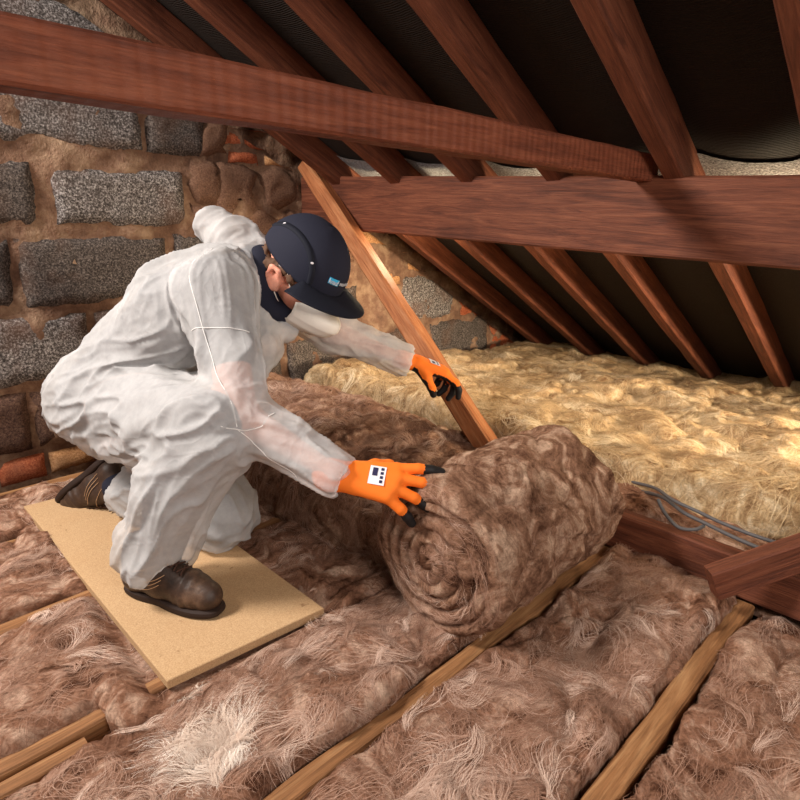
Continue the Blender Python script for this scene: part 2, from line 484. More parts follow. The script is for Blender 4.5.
BRK = [(.10, .34, -.05, .03, 'brick_pale'), (.36, .50, -.05, .035, 'brick'), (.515, .66, -.045, .03, 'brick_pale'), (.675, .90, -.045, .04, 'brick'), (.92, 1.12, -.05, .03, 'brick'),
       (.95, 1.06, 1.36, 1.47, 'brick'), (1.30, 1.48, 1.155, 1.20, 'brick'), (1.285, 1.46, 1.09, 1.145, 'brick'), (1.30, 1.43, 1.03, 1.075, 'brick'), (1.46, 1.58, 1.03, 1.08, 'brick_pale'),
       (2.70, 2.94, .27, .40, 'brick'), (3.05, 3.36, .01, .20, 'brick'),
       (2.07, 2.25, .50, .595, 'brick_pale'), (2.28, 2.45, .56, .64, 'brick_pale'), (2.0, 2.22, .70, .78, 'brick_pale'), (2.25, 2.46, .66, .725, 'brick_pale'), (2.49, 2.62, .55, .60, 'brick')]
for i, (a, b, c0, c1, m) in enumerate(BRK):
    rough_block('brick', a, b, c0, c1, M[m], 300 + i, proud=.014, cut=.05, rough=.006, step=.02)
STN = [(1.24, 1.42, .85, 1.01), (1.42, 1.60, .86, 1.02), (1.14, 1.25, .88, 1.03), (1.32, 1.52, .66, .84), (1.54, 1.66, .64, .84), (1.12, 1.30, .76, .87), (1.20, 1.30, 1.05, 1.22), (1.70, 1.95, .60, .78)]
for i, (a, b, c0, c1) in enumerate(STN):
    rough_block('stone', a, b, c0, c1, M['stone'], 400 + i, proud=.018, cut=.05, rough=.045)


# ------------------------------------------------------------------ timbers
def timber(name, p0, p1, wd, ht, mat, label, cat='beam', group=None, up=(0, 0, 1), seed=0, parent=None, wobble=.0025, segs=None):
    """sawn timber with eased edges; local X runs along it"""
    p0 = Vector(p0); p1 = Vector(p1); ax = (p1 - p0); L = ax.length; ax.normalize()
    upv = Vector(up); side = upv.cross(ax).normalized(); upv = ax.cross(side).normalized()
    n = segs or max(6, int(L / .035)); e = min(wd, ht) * .09
    prof = [(-wd / 2 + e, -ht / 2), (wd / 2 - e, -ht / 2), (wd / 2, -ht / 2 + e), (wd / 2, 0), (wd / 2, ht / 2 - e), (wd / 2 - e, ht / 2), (-wd / 2 + e, ht / 2), (-wd / 2, ht / 2 - e), (-wd / 2, 0), (-wd / 2, -ht / 2 + e)]
    k = len(prof); V = []
    for i in range(n + 1):
        for (a, b) in prof: V.append((L * i / n, a, b))
    V = np.array(V); j = vecn(V * np.array([6, 25, 25]) + seed * 7.7, 50 + seed, 2) * wobble; j[:, 0] = 0
    bow = (vn(np.stack([V[:, 0] * 1.3 + seed, V[:, 0] * 0, V[:, 0] * 0], -1), 9) - .5) * .006
    V = V + j; V[:, 1] += bow
    F = [tuple(q) for q in grid_faces(n + 1, k, wrap_v=True)]
    b = len(V); V = np.vstack([V, [V[:k].mean(0)], [V[-k:].mean(0)]])
    for i in range(k):
        F.append((b, (i + 1) % k, i, i)); F.append((b + 1, n * k + i, n * k + (i + 1) % k, n * k + (i + 1) % k))
    me = bpy.data.meshes.new(name); me.from_pydata([tuple(v) for v in V], [], [tuple(dict.fromkeys(f)) for f in F])
    me.update()
    o = obj(name, me, mat)
    o.matrix_world = Matrix(((ax.x, side.x, upv.x, p0.x), (ax.y, side.y, upv.y, p0.y), (ax.z, side.z, upv.z, p0.z), (0, 0, 0, 1)))
    if parent: o.parent = parent
    return tag(o, label, cat, group)


c29, s29 = math.cos(math.radians(29)), math.sin(math.radians(29))
names = ['rafter against the block gable wall, furthest from the viewer', 'second rafter from the gable wall, rising beside the wall rafter', 'third rafter from the gable wall, in the middle of the felt',
         'fourth rafter from the gable wall, left of the one the collar meets', 'thick reddish rafter that the near collar beam butts against', 'rafter cut by the upper right corner of the view',
         'rafter beyond the right edge, next past the corner rafter', 'last rafter to the right, past the edge of view']
for i, y in enumerate(RAFT[:7]):
    yc = y - RW / 2
    def rp(x): return (x + s29 * RD / 2, yc, roof_z(x, yc) + c29 * RD / 2)
    timber('rafter', rp(-.9), rp(3.52), RW, RD, M['wood_red'], names[i] if i else 'reddish rafter against the block gable wall', 'rafter', 'sloping rafters', up=(s29, 0, c29), seed=i)

# purlin: falls slightly towards the viewer's right
timber('purlin', (1.63 + .036, 2.24, .893), (1.63 + .036, -.75, .775), .072, .205, M['wood_red'], 'deep reddish purlin running under the rafters from the gable wall', 'beam', seed=21, wobble=.002)
# near collar beam
timber('collar_beam', (-.9, .735, .986), (1.66, .735, .953), .05, .066, M['wood_saw'], 'long saw-marked beam crossing the picture at upper left', 'beam', seed=22)
# diagonal brace gripped by the person
timber('diagonal_brace', (1.615, 2.175, 1.035), (1.425, .965, .075), .066, .062, M['wood_brace'], 'diagonal timber brace held by the gloved left hand', 'beam', up=(.3, -.6, .8), seed=23)
# binder on the joists and the strut lying over it
timber('binder', (1.402, .95, .05), (1.402, -.75, .05), .044, .10, M['wood_red'], 'reddish binder timber set on edge across the joists behind the roll', 'beam', seed=24)
timber('strut', (1.255, .315, .085), (1.93, -.34, .47), .04, .07, M['wood_red'], 'short angled strut resting over the binder at the right edge', 'beam', seed=25)

# joists (tops at z = 0)
JO = [('joist', .25, .29, 'worn tan joist running from the bottom edge to the strut at right', -.3, 1.38, 0.0),
      ('joist', .58, .62, 'worn tan joist in front of the insulation roll', -.3, 1.38, 0.0),
      ('joist', .885, .92, 'nearer of the two joists lying side by side at the lower left', -.5, .19, .004),
      ('joist', .935, .97, 'further of the two joists lying side by side, its end under the chipboard', -.5, .62, 0.0),
      ('joist', 1.315, 1.355, 'joist half buried in wool left of the chipboard', -.5, 1.38, 0.0),
      ('joist', 1.70, 1.74, 'joist behind the back end of the chipboard', -.5, 1.38, 0.0),
      ('joist', 2.05, 2.09, 'joist close along the foot of the gable wall', -.5, 1.38, -.005),
      ('joist', -.10, -.06, 'joist past the lower right corner', -.3, 1.38, 0.0)]
for i, (nm, a, b, lb, x0, x1, z) in enumerate(JO):
    timber(nm, (x0, (a + b) / 2, z - .05), (x1, (a + b) / 2, z - .05), b - a, .10, M['wood_tan'], lb, 'joist', 'ceiling joists', seed=30 + i, wobble=.004)

# ------------------------------------------------------------------ insulation
BC = np.array([.335, .925]); BA = math.radians(-0.5)                 # board corner and turn
BW, BLEN, BT = .335, .955, .018
bx = np.array([math.cos(math.radians(-5)), math.sin(math.radians(-5))]); by = np.array([-math.sin(BA), math.cos(BA)])


def board_mask(P, grow=.02):
    q = P[..., :2] - BC; u = q @ bx; v = q @ by
    d = np.maximum(np.maximum(-u - grow, u - BW - grow), np.maximum(-v - grow, v - BLEN - grow))
    return np.clip(1 - d / .05, 0, 1)


def edge_axis(a, b, step, r):
    """samples denser at the ends"""
    n1 = max(4, int(r / step * 1.6)); t = np.linspace(0, np.pi / 2, n1 + 1)
    left = a + r * (1 - np.cos(t)); right = b - r * (1 - np.cos(t))[::-1]
    m = max(2, int((b - a - 2 * r) / step)); midl = np.linspace(a + r, b - r, m + 1)[1:-1]
    return np.concatenate([left, midl, right])


def slab(x0, x1, y0, y1, z0, z1, step, r, amp, fs, seed, topfn=None, clampfn=None, ew=0.03):
    ax_, ay_ = edge_axis(x0, x1, step, r), edge_axis(y0, y1, step, r)
    Xs, Ys = np.meshgrid(ax_, ay_, indexing='ij')
    d = np.minimum(np.minimum(Xs - x0, x1 - Xs), np.minimum(Ys - y0, y1 - Ys)); e = np.clip(d / r, 0, 1)
    prof = np.sqrt(np.clip(1 - (1 - e) ** 2, 0, 1))
    zt = z1 if topfn is None else topfn(Xs, Ys)
    Zs = z0 + (zt - z0) * prof
    P = np.stack([Xs, Ys, Zs], -1)
    # ragged outline
    P[..., 0] += ew * (fbm(P * np.array([5, 7, 9]) + seed, 3, seed) - .5) * (1 - e ** .5) * 2
    P[..., 1] += ew * (fbm(P * np.array([7, 5, 9]) + seed + 9, 3, seed + 1) - .5) * (1 - e ** .5) * 2
    N = grid_normals(P); N = np.where(N[..., 2:3] < 0, -N, N)
    q = P * fs + seed * 3.1; q = q + 1.1 * vecn(q * .55, seed + 2, 2)
    h = 1.3 * (fbm(q * .5, 3, seed + 5) - .5) + 1.0 * (billow(q * .8, 4, seed + 7, .55) - .42)
    P = P + N * (amp * h)[..., None] * (.35 + .65 * e[..., None])
    if clampfn is not None: P = clampfn(P)
    return P


def strands(name, G, ncl, per, length, seed, mat, parent, width=.0011, lift=.012, flow=3., spread=.012, base=None, curl=1.5, steps=9, region=None, tone=(0., 1.), wv=False):
    """fine curved ribbons combed over a surface grid, in clumps"""
    g = np.random.default_rng(seed); nu, nv = G.shape[:2]; N = grid_normals(G)
    if N[..., 2].mean() < 0: N = -N
    su = np.linalg.norm(np.diff(G, axis=0), axis=-1).mean(); sv = np.linalg.norm(np.diff(G, axis=1), axis=-1).mean()
    a0 = region or (0, 1, 0, 1)
    cu = g.uniform(a0[0], a0[1], ncl) * (nu - 1); cv = g.uniform(a0[2], a0[3], ncl) * (nv - 1)
    n = ncl * per; cid = np.repeat(np.arange(ncl), per)
    u = cu[cid] + g.normal(0, spread / su, n); v = cv[cid] + g.normal(0, spread / sv, n)
    cl_len = length * g.uniform(.45, 1.5, ncl); Ls = cl_len[cid] * g.uniform(.6, 1.2, n)
    cl_a = g.normal(0, .5, ncl); da = cl_a[cid] + g.normal(0, .16, n); cl_k = g.normal(0, curl, ncl)[cid] + g.normal(0, .5, n)
    cl_t = np.clip(g.beta(2.0, 2.2, ncl), 0, 1); tn = np.clip(cl_t[cid] + g.normal(0, .12, n), 0, 1) * (tone[1] - tone[0]) + tone[0]
    lf = lift * (g.uniform(.1, 1, ncl) ** 2)[cid] * g.uniform(.3, 1.3, n)
    pts = []; nr = []
    ang0 = None
    for s in range(steps):
        uc = np.clip(u, 0, nu - 1.001); vc = np.clip(v, 0, nv - 1.001); i = uc.astype(int); j = vc.astype(int); a = (uc - i)[:, None]; b = (vc - j)[:, None]
        P = (G[i, j] * (1 - a) + G[i + 1, j] * a) * (1 - b) + (G[i, j + 1] * (1 - a) + G[i + 1, j + 1] * a) * b
        Nn = N[i, j]
        t = s / (steps - 1)
        pts.append(P + Nn * (.0015 + lf * math.sin(math.pi * (.15 + .8 * t)))[:, None]); nr.append(Nn)
        if ang0 is None:
            cpos = P[np.arange(0, n, per)][cid]
            fl = (vn(cpos * flow + seed, seed + 1) * 4 * math.pi) if base is None else base + (vn(cpos * flow + seed, seed + 1) - .5) * 3.0
            ang0 = fl + da
        an = ang0 + cl_k * t + .5 * np.sin(t * 7 + cl_t[cid] * 20)
        st = Ls / (steps - 1)
        u = u + np.cos(an) * st / su; v = v + np.sin(an) * st / sv
    Pn = np.stack(pts, 1); Nn = np.stack(nr, 1)
    Tn = np.gradient(Pn, axis=1); sd = np.cross(Tn, Nn); sd /= np.linalg.norm(sd, axis=-1, keepdims=True) + 1e-9
    tt = np.linspace(0, 1, steps); wd = width * (.35 + .65 * np.sin(np.pi * np.clip(tt * .9 + .08, 0, 1)))[None, :, None] * g.uniform(.6, 1.4, n)[:, None, None]
    V = np.stack([Pn - sd * wd / 2, Pn + sd * wd / 2], 2)           # n,steps,2,3
    idx = np.arange(n * steps * 2).reshape(n, steps, 2)
    F = np.stack([idx[:, :-1, 0], idx[:, 1:, 0], idx[:, 1:, 1], idx[:, :-1, 1]], -1).reshape(-1, 4)
    me = mesh_np(name, V.reshape(-1, 3), F)
    at = me.attributes.new('tone', 'FLOAT', 'POINT'); at.data.foreach_set('value', np.repeat(tn, steps * 2).astype(np.float32))
    o = obj(name, me, mat, parent); o['kind'] = 'stuff'
    return o


def batt(y0, y1, label, seed, x0=-.3, x1=1.375, z1=.012, step=.0042, ncl=650, amp=.046):
    def top(Xs, Ys):
        return z1 + .018 * (fbm(np.stack([Xs * 4, Ys * 4, Xs * 0 + seed], -1), 2, seed) - .4)
    def clamp(P):
        m = board_mask(P); lim = -.006
        P[..., 2] = np.where((m > 0), np.minimum(P[..., 2], lim * m + (1 - m) * .035), P[..., 2]); return P
    G = slab(x0, x1, y0 - .004, y1 + .004, -.09, z1, step, .02, amp, 11, seed, topfn=top, clampfn=clamp, ew=.05)
    o = obj('insulation_batt', mesh_np('insulation_batt', G.reshape(-1, 3), grid_faces(*G.shape[:2])), M['fluff'])
    tag(o, label, 'insulation', 'wool batts between the joists')
    return o, G


def clip_board(o):
    """drop strands that would poke through the board"""
    me = o.data; n = len(me.vertices); co = np.empty(n * 3, np.float32); me.vertices.foreach_get('co', co); co = co.reshape(-1, 3)
    m = board_mask(co, .004); co[:, 2] = np.where(m > .5, np.minimum(co[:, 2], -.003), co[:, 2]); me.vertices.foreach_set('co', co.ravel()); me.update()


bays = [(-.055, .248, 'brown wool batt filling the bay at the lower right corner', 11, 700),
        (.292, .578, 'brown wool batt between the two foreground joists, its pale torn end at the binder', 12, 900),
        (.622, .883, 'brown wool batt bay between roll joist and the paired joists', 13, 900),
        (.972, 1.313, 'brown wool batt left of the chipboard, beyond the paired joists', 14, 500),
        (1.357, 1.698, 'brown wool batt left of the chipboard, next to the half buried joist', 15, 260),
        (1.742, 2.048, 'brown wool batt at the foot of the block wall', 16, 200)]
GB = {}
bays.append((-.42, -.102, 'brown wool batt past the lower right corner joist', 18, 120))
bays.append((.875, .985, 'narrow brown wool strip between the chipboard corner and the roll', 17, 160))
for a, b, lb, sd, nc in bays:
    fine = .004 if sd < 14 else .006
    o, G = batt(a, b, lb, sd, step=fine, x0=.22 if sd == 17 else -.3)
    rg = (.12, .99, .03, .97); GB[sd] = G
    f = strands('loose_fibres', G, int(nc * .6), 12, .15, sd + 40, M['fluff_st'], o, width=.0005, lift=.005, spread=.014, curl=2.4, flow=6, region=rg, tone=(0, .7), steps=11); clip_board(f)
    f = strands('pale_wisps', G, nc // 9, 34, .16, sd + 70, M['fluff_st'], o, width=.0005, lift=.009, spread=.005, curl=2.2, flow=6, region=rg, tone=(.35, 1.), steps=12); clip_board(f)

Gk = slab(1.428, 1.70, -.75, .98, -.05, .1, .006, .03, .04, 11, 65, topfn=lambda a, b: .085 + .03 * (fbm(np.stack([a * 5, b * 5, a * 0], -1), 2, 66) - .5), ew=.03)
kb = tag(obj('insulation_batt', mesh_np('binder_batt', Gk.reshape(-1, 3), grid_faces(*Gk.shape[:2])), M['fluff']), 'darker brown wool strip behind the binder under the grey cables', 'insulation')
strands('loose_fibres', Gk, 260, 12, .1, 98, M['fluff_st'], kb, width=.0006, lift=.008, spread=.012, curl=2., flow=6, tone=(0, .7))
# straw coloured blanket over the eaves side
def ytop(Xs, Ys):
    t = np.clip((Xs - 1.6) / 1.6, 0, 1); Xs = np.asarray(Xs)
    return .17 - .115 * t ** 1.2 + .035 * (fbm(np.stack([Xs * 3, Ys * 3, Xs * 0], -1), 3, 61) - .45)


Gy = slab(1.56, 3.60, -.75, 2.225, -.05, .15, .0085, .07, .07, 8, 60, topfn=ytop, ew=.08)
yb = tag(obj('insulation_blanket', mesh_np('straw_blanket', Gy.reshape(-1, 3), grid_faces(*Gy.shape[:2])), M['fluff_y']), 'straw coloured wool blanket spread towards the eaves behind the binder', 'insulation')
strands('loose_fibres', Gy, 1500, 12, .2, 90, M['fluff_y_st'], yb, width=.001, lift=.008, spread=.02, flow=4, curl=2., region=(.02, .95, .2, .98), tone=(0, .8))
strands('pale_wisps', Gy, 260, 30, .2, 94, M['fluff_y_st'], yb, width=.0011, lift=.02, spread=.008, flow=4, curl=2., region=(.02, .95, .2, .98), tone=(.3, 1))

# brown blanket already unrolled behind the roll
RX0, RX1, RCY, RCZ, RR = .805, 1.27, .708, .163, .166


def btop(Xs, Ys):
    return .125 + .06 * np.exp(-((Xs - 1.25) / .25) ** 2) * np.clip((Ys - .9) / .5, 0, 1) + .03 * (fbm(np.stack([Xs * 4, Ys * 4, Xs * 0], -1), 3, 71) - .45)


Gb = slab(.86, 1.50, .80, 2.21, .0, .14, .0055, .06, .055, 9, 70, topfn=btop, ew=.05)
bb = tag(obj('insulation_blanket', mesh_np('brown_blanket', Gb.reshape(-1, 3), grid_faces(*Gb.shape[:2])), M['fluff_roll']), 'brown wool blanket already unrolled between the roll and the gable wall', 'insulation')
strands('loose_fibres', Gb, 500, 12, .15, 91, M['fluff_st'], bb, width=.0006, lift=.006, spread=.014, curl=2., flow=5, tone=(0, .7))
strands('pale_wisps', Gb, 120, 28, .16, 97, M['fluff_st'], bb, width=.0009, lift=.014, spread=.006, curl=2., flow=5, tone=(.3, .9))


# the roll
def make_roll():
    nth = 220
    th = np.linspace(0, 2 * np.pi, nth, endpoint=False)
    prof = []                                   # (x, r) from near centre out, along, and in at the far end
    for r_ in np.linspace(.0004, RR - .02, 46): prof.append((0., r_))
    for a in np.linspace(0, np.pi / 2, 8): prof.append((.02 - .02 * np.cos(a), RR - .02 + .02 * np.sin(a)))
    for x_ in np.linspace(.02, RX1 - RX0 - .02, 110)[1:]: prof.append((x_, RR))
    for a in np.linspace(0, np.pi / 2, 6)[1:]: prof.append((RX1 - RX0 - .02 + .02 * np.sin(a), RR - .02 + .02 * np.cos(a)))
    for r_ in np.linspace(RR - .02, .004, 20)[1:]: prof.append((RX1 - RX0, r_))
    prof = np.array(prof); Xr = prof[:, 0][:, None] + 0 * th[None]; Rr = prof[:, 1][:, None] + 0 * th[None]
    # squashed, heavier at the bottom
    Th = th[None] + 0 * Xr
    yy_ = Rr * np.cos(Th) * 1.03; zz_ = Rr * np.sin(Th) * 1.0
    P = np.stack([RX0 + Xr, RCY + yy_, RCZ + zz_], -1)
    face = (np.arange(len(prof)) < 50)[:, None] & (Rr > 0)
    # spiral layers on the near end
    lay = Rr / .030 - Th / (2 * np.pi) + .6 * (fbm(P * 9, 3, 80) - .5)
    fr = lay - np.floor(lay)
    bulge = np.abs(np.sin(np.pi * fr)) ** .8
    P[..., 0] -= np.where(face, (.011 * bulge + .016 * (1 - Rr / RR) - .006) * np.clip((RR - Rr) / .02, 0.25, 1), 0)
    q = P * 9 + 1.2 * vecn(P * 6, 82, 2); h = 1.2 * (billow(q, 4, 83, .55) - .45) + 1.1 * (fbm(P * 6, 3, 84) - .5)
    N = grid_normals(P, True); cen = np.array([(RX0 + RX1) / 2, RCY, RCZ]); N = np.where(((P - cen) * N).sum(-1, keepdims=True) < 0, -N, N)
    P = P + N * (np.where(face, .020, .028) * h)[..., None]
    P[..., 2] = np.maximum(P[..., 2], .004 + .004 * vn(P * 40, 3))
    return P


Gr = make_roll()
me = mesh_np('insulation_roll', Gr.reshape(-1, 3), grid_faces(Gr.shape[0], Gr.shape[1], wrap_v=True))
roll = tag(obj('insulation_roll', me, M['fluff_roll']), 'thick brown roll of wool insulation lying across the joists under the hands', 'insulation roll')
nf = 50; na = Gr.shape[0]
Gr2 = np.concatenate([Gr, Gr[:, :8]], 1)
f1 = strands('loose_fibres', Gr2[50:165], 560, 12, .15, 92, M['fluff_st'], roll, width=.0005, lift=.004, spread=.012, base=1.5, tone=(0, .75))
f2 = strands('end_fibres', Gr2[6:50], 120, 12, .07, 93, M['fluff_st'], roll, width=.0005, lift=.005, spread=.009, base=math.pi / 2, curl=.2, tone=(.1, .85))

# pale tufts of loose wool by the board: nothing but strands
for rgn, lb, sd, ncl in (((.345, .405, .22, .55), 'whitish tuft of torn wool lying in front of the chipboard', 95, 34), ((.375, .402, .90, .99), 'small white tuft of wool caught on the near chipboard corner', 96, 14)):
    tf = strands('wool_tuft', GB[13], ncl, 40, .11 if sd == 95 else .05, sd, M['fluff_w_st'], None, width=.0006, lift=.012, spread=.008, curl=1.6, flow=5, region=rgn, steps=11, tone=(0, .85), base=.9)
    del tf['kind']; tag(tf, lb, 'insulation')
    if sd == 95: clip_board(tf)

# ------------------------------------------------------------------ chipboard
nb = 2
V = []
e = .0015
for z, g in ((0, 0), (0, 0), (BT - e, 0), (BT, e)):
    for (a, b) in ((g, g), (BW - g, g), (BW - g, BLEN - g), (g, BLEN - g)):
        p = BC + bx * a + by * b; V.append((p[0], p[1], z + .002))
F = [(0, 3, 2, 1), (12, 13, 14, 15)] + [(k * 4 + i, k * 4 + (i + 1) % 4, k * 4 + 4 + (i + 1) % 4, k * 4 + 4 + i) for k in (1, 2) for i in range(4)] + [(i, (i + 1) % 4, 4 + (i + 1) % 4, 4 + i) for i in range(0)]
V = V[4:]; F = [(0, 3, 2, 1), (8, 9, 10, 11)] + [(k * 4 + i, k * 4 + (i + 1) % 4, k * 4 + 4 + (i + 1) % 4, k * 4 + 4 + i) for k in (0, 1) for i in range(4)]
me = bpy.data.meshes.new('chipboard'); me.from_pydata(V, [], F); me.update()
tag(obj('chipboard', me, M['board']), 'pale chipboard panel laid over the joists under the kneeling person', 'board')

# ------------------------------------------------------------------ cables
def cable(pts, rad, label):
    Vt, Ft = tube(spline(pts, 60), rad, 8)
    return tag(obj('cable', mesh_np('cable', Vt, Ft), M['cable']), label, 'cable', 'grey cables behind the binder')


cable([(1.435, .513, .150), (1.425, .497, .135), (1.41, .47, .120), (1.40, .44, .112), (1.412, .41, .115), (1.44, .40, .118)], .0045, 'short looped grey cable hanging over the binder')
cable([(1.60, .66, .10), (1.53, .56, .135), (1.47, .49, .145), (1.455, .42, .142), (1.44, .36, .14), (1.425, .27, .142), (1.43, .17, .145), (1.44, .0, .15), (1.46, -.3, .15)], .0045, 'upper of the two grey cables running to the strut')
cable([(1.58, .62, .09), (1.51, .53, .125), (1.455, .455, .128), (1.44, .40, .126), (1.415, .32, .126), (1.40, .24, .128), (1.405, .15, .13), (1.415, .0, .135), (1.43, -.3, .14)], .0048, 'lower of the two grey cables running to the strut')
#PERSON#
# ------------------------------------------------------------------ person (surfaces grown from blended rounded limbs)
class Field:
    """signed distance on a grid, built from blended tapered limbs, meshed with surface nets"""
    def __init__(s, lo, hi, h):
        s.lo = np.array(lo, float); s.h = h; s.n = np.ceil((np.array(hi) - s.lo) / h).astype(int) + 1
        s.F = np.full(s.n, .2, np.float32)
    def box(s, lo, hi):
        a = np.clip(np.floor((lo - s.lo) / s.h).astype(int), 0, s.n); b = np.clip(np.ceil((hi - s.lo) / s.h).astype(int) + 1, 0, s.n)
        if np.any(b <= a): return None
        sl = tuple(slice(a[k], b[k]) for k in range(3))
        ax = [s.lo[k] + s.h * np.arange(a[k], b[k]) for k in range(3)]
        return sl, np.stack(np.meshgrid(*ax, indexing='ij'), -1)
    def put(s, d, sl, k, cut=False):
        a = s.F[sl]
        if cut:
            h = np.clip(.5 - .5 * (a + d) / k, 0, 1); s.F[sl] = a * (1 - h) - d * h + k * h * (1 - h)
        else:
            h = np.clip(.5 + .5 * (d - a) / k, 0, 1); s.F[sl] = d * (1 - h) + a * h - k * h * (1 - h)
    def cone(s, p, q, r1, r2, k=.02, cut=False, flat=None):
        """flat = (unit axis, factor): squash the limb along that axis"""
        p = np.array(p, float); q = np.array(q, float); m = max(r1, r2) + k * 1.5 + 3 * s.h
        bx_ = s.box(np.minimum(p, q) - m, np.maximum(p, q) + m)
        if bx_ is None: return s
        sl, X = bx_; ba = q - p; L = ba @ ba + 1e-12; X = X - p
        t = np.clip((X @ ba) / L, 0, 1); D = X - t[..., None] * ba
        if flat is not None:
            ax = np.array(flat[0], float); ax /= np.linalg.norm(ax); c = D @ ax; D = D + (c * (1 / flat[1] - 1))[..., None] * ax
        s.put(np.linalg.norm(D, axis=-1) - (r1 + (r2 - r1) * t), sl, k, cut); return s
    def chain(s, pts, rad, k=.02, **kw):
        for i in range(len(pts) - 1): s.cone(pts[i], pts[i + 1], rad[i], rad[i + 1], k, **kw)
        return s
    def ell(s, c, r, k=.02, rot=None, cut=False):
        c = np.array(c, float); r = np.array(r, float); m = r.max() + k * 1.5 + 3 * s.h
        bx_ = s.box(c - m, c + m)
        if bx_ is None: return s
        sl, X = bx_; X = X - c
        if rot is not None: X = X @ rot
        q = np.linalg.norm(X / r, axis=-1); g = np.linalg.norm(X / r ** 2, axis=-1) + 1e-9
        s.put(q * (q - 1) / g, sl, k, cut); return s
    def mesh(s, smooth=3):
        F = s.F; ins = F < 0; nx, ny, nz = F.shape
        c = [ins[a:nx - 1 + a, b:ny - 1 + b, d:nz - 1 + d] for a in (0, 1) for b in (0, 1) for d in (0, 1)]
        cnt = sum(x.astype(np.int8) for x in c); act = (cnt > 0) & (cnt < 8)
        idx = np.full(act.shape, -1, np.int64); cells = np.argwhere(act); idx[act] = np.arange(len(cells))
        off = np.array([(a, b, d) for a in (0, 1) for b in (0, 1) for d in (0, 1)])
        val = np.stack([F[cells[:, 0] + o[0], cells[:, 1] + o[1], cells[:, 2] + o[2]] for o in off], 1)
        acc = np.zeros((len(cells), 3)); num = np.zeros(len(cells))
        for i in range(8):
            for j in range(i + 1, 8):
                if np.abs(off[i] - off[j]).sum() != 1: continue
                a, b = val[:, i], val[:, j]; m = (a < 0) != (b < 0); t = np.where(m, a / np.where(m, a - b, 1), 0)
                acc += np.where(m[:, None], off[i] + t[:, None] * (off[j] - off[i]), 0); num += m
        V = s.lo + s.h * (cells + acc / num[:, None])
        faces = []
        for ax in range(3):
            o1 = np.zeros(3, int); o1[ax] = 1; sl0 = [slice(1, -1)] * 3; sl1 = [slice(1, -1)] * 3
            sl0[ax] = slice(0, -1); sl1[ax] = slice(1, None)
            A = ins[tuple(sl0)]; B = ins[tuple(sl1)]; e = np.argwhere(A != B)
            base = e + 1; base[:, ax] -= 1; fl = A[tuple(e.T)]
            b_, c_ = [(1, 2), (2, 0), (0, 1)][ax]
            d1 = np.zeros(3, int); d1[b_] = -1; d2 = np.zeros(3, int); d2[c_] = -1
            q = np.stack([idx[tuple(base.T)], idx[tuple((base + d1).T)], idx[tuple((base + d1 + d2).T)], idx[tuple((base + d2).T)]], 1)
            q = np.where(fl[:, None], q, q[:, ::-1]); faces.append(q[(q >= 0).all(1)])
        Fc = np.vstack(faces)
        for _ in range(smooth): V = V + .5 * (lap_avg(V, Fc) - V)
        return V, Fc


def lap_avg(V, Fc):
    a = np.zeros_like(V); n = np.zeros(len(V))
    for k in range(4):
        np.add.at(a, Fc[:, k], V[Fc[:, (k + 1) % 4]] + V[Fc[:, (k - 1) % 4]]); np.add.at(n, Fc[:, k], 2)
    return a / np.maximum(n, 1)[:, None]


def vnormals(V, Fc):
    fn = np.cross(V[Fc[:, 2]] - V[Fc[:, 0]], V[Fc[:, 3]] - V[Fc[:, 1]]); N = np.zeros_like(V)
    for k in range(4): np.add.at(N, Fc[:, k], fn)
    return N / (np.linalg.norm(N, axis=1, keepdims=True) + 1e-12)


def A3(*v): return np.array(v, float)


J = dict(pel=A3(.548, 1.632, .375), waist=A3(.630, 1.535, .490), chest=A3(.700, 1.405, .605), upper=A3(.760, 1.345, .670), neck=A3(.800, 1.310, .712),
         rsh=A3(.650, 1.215, .668), rel=A3(.590, 1.050, .438), rwr=A3(.688, .867, .335),
         lsh=A3(.898, 1.425, .640), lel=A3(1.075, 1.345, .510), lwr=A3(1.245, 1.226, .420),
         rhip=A3(.525, 1.52, .375), rknee=A3(.552, 1.075, .418), rank=A3(.445, 1.185, .115),
         lhip=A3(.600, 1.67, .355), lknee=A3(.655, 1.300, .095), lank=A3(.556, 1.62, .088))
FW = A3(.61, -.79, 0); RT = A3(-.79, -.61, 0); UP = A3(0, 0, 1.)
HC = A3(.875, 1.212, .697)                                   # head centre
HF = A3(.223, -.844, -.489); HU = A3(.224, -.447, .865)
HF /= np.linalg.norm(HF); HU -= HF * (HU @ HF); HU /= np.linalg.norm(HU); HR = np.cross(HF, HU)
HM = np.stack([HR, HF, HU], 1)                               # head local (right, forward, up) -> world


def hd(*p): return HC + HM @ np.array(p, float)


person = empty('person', (.55, 1.3, .02), 'person in white hooded coverall, navy cap and orange gloves kneeling on the chipboard', 'person')


def part(name, V, Fc, mat, parent=person, label=None, smooth=True):
    o = obj(name, mesh_np(name, V, Fc, smooth), mat)
    if parent is person: under(o, person)
    else:
        o.parent = parent; o.matrix_parent_inverse = Matrix.Translation(person.location).inverted() if False else Matrix.Identity(4)
    if label: o['label'] = label
    return o


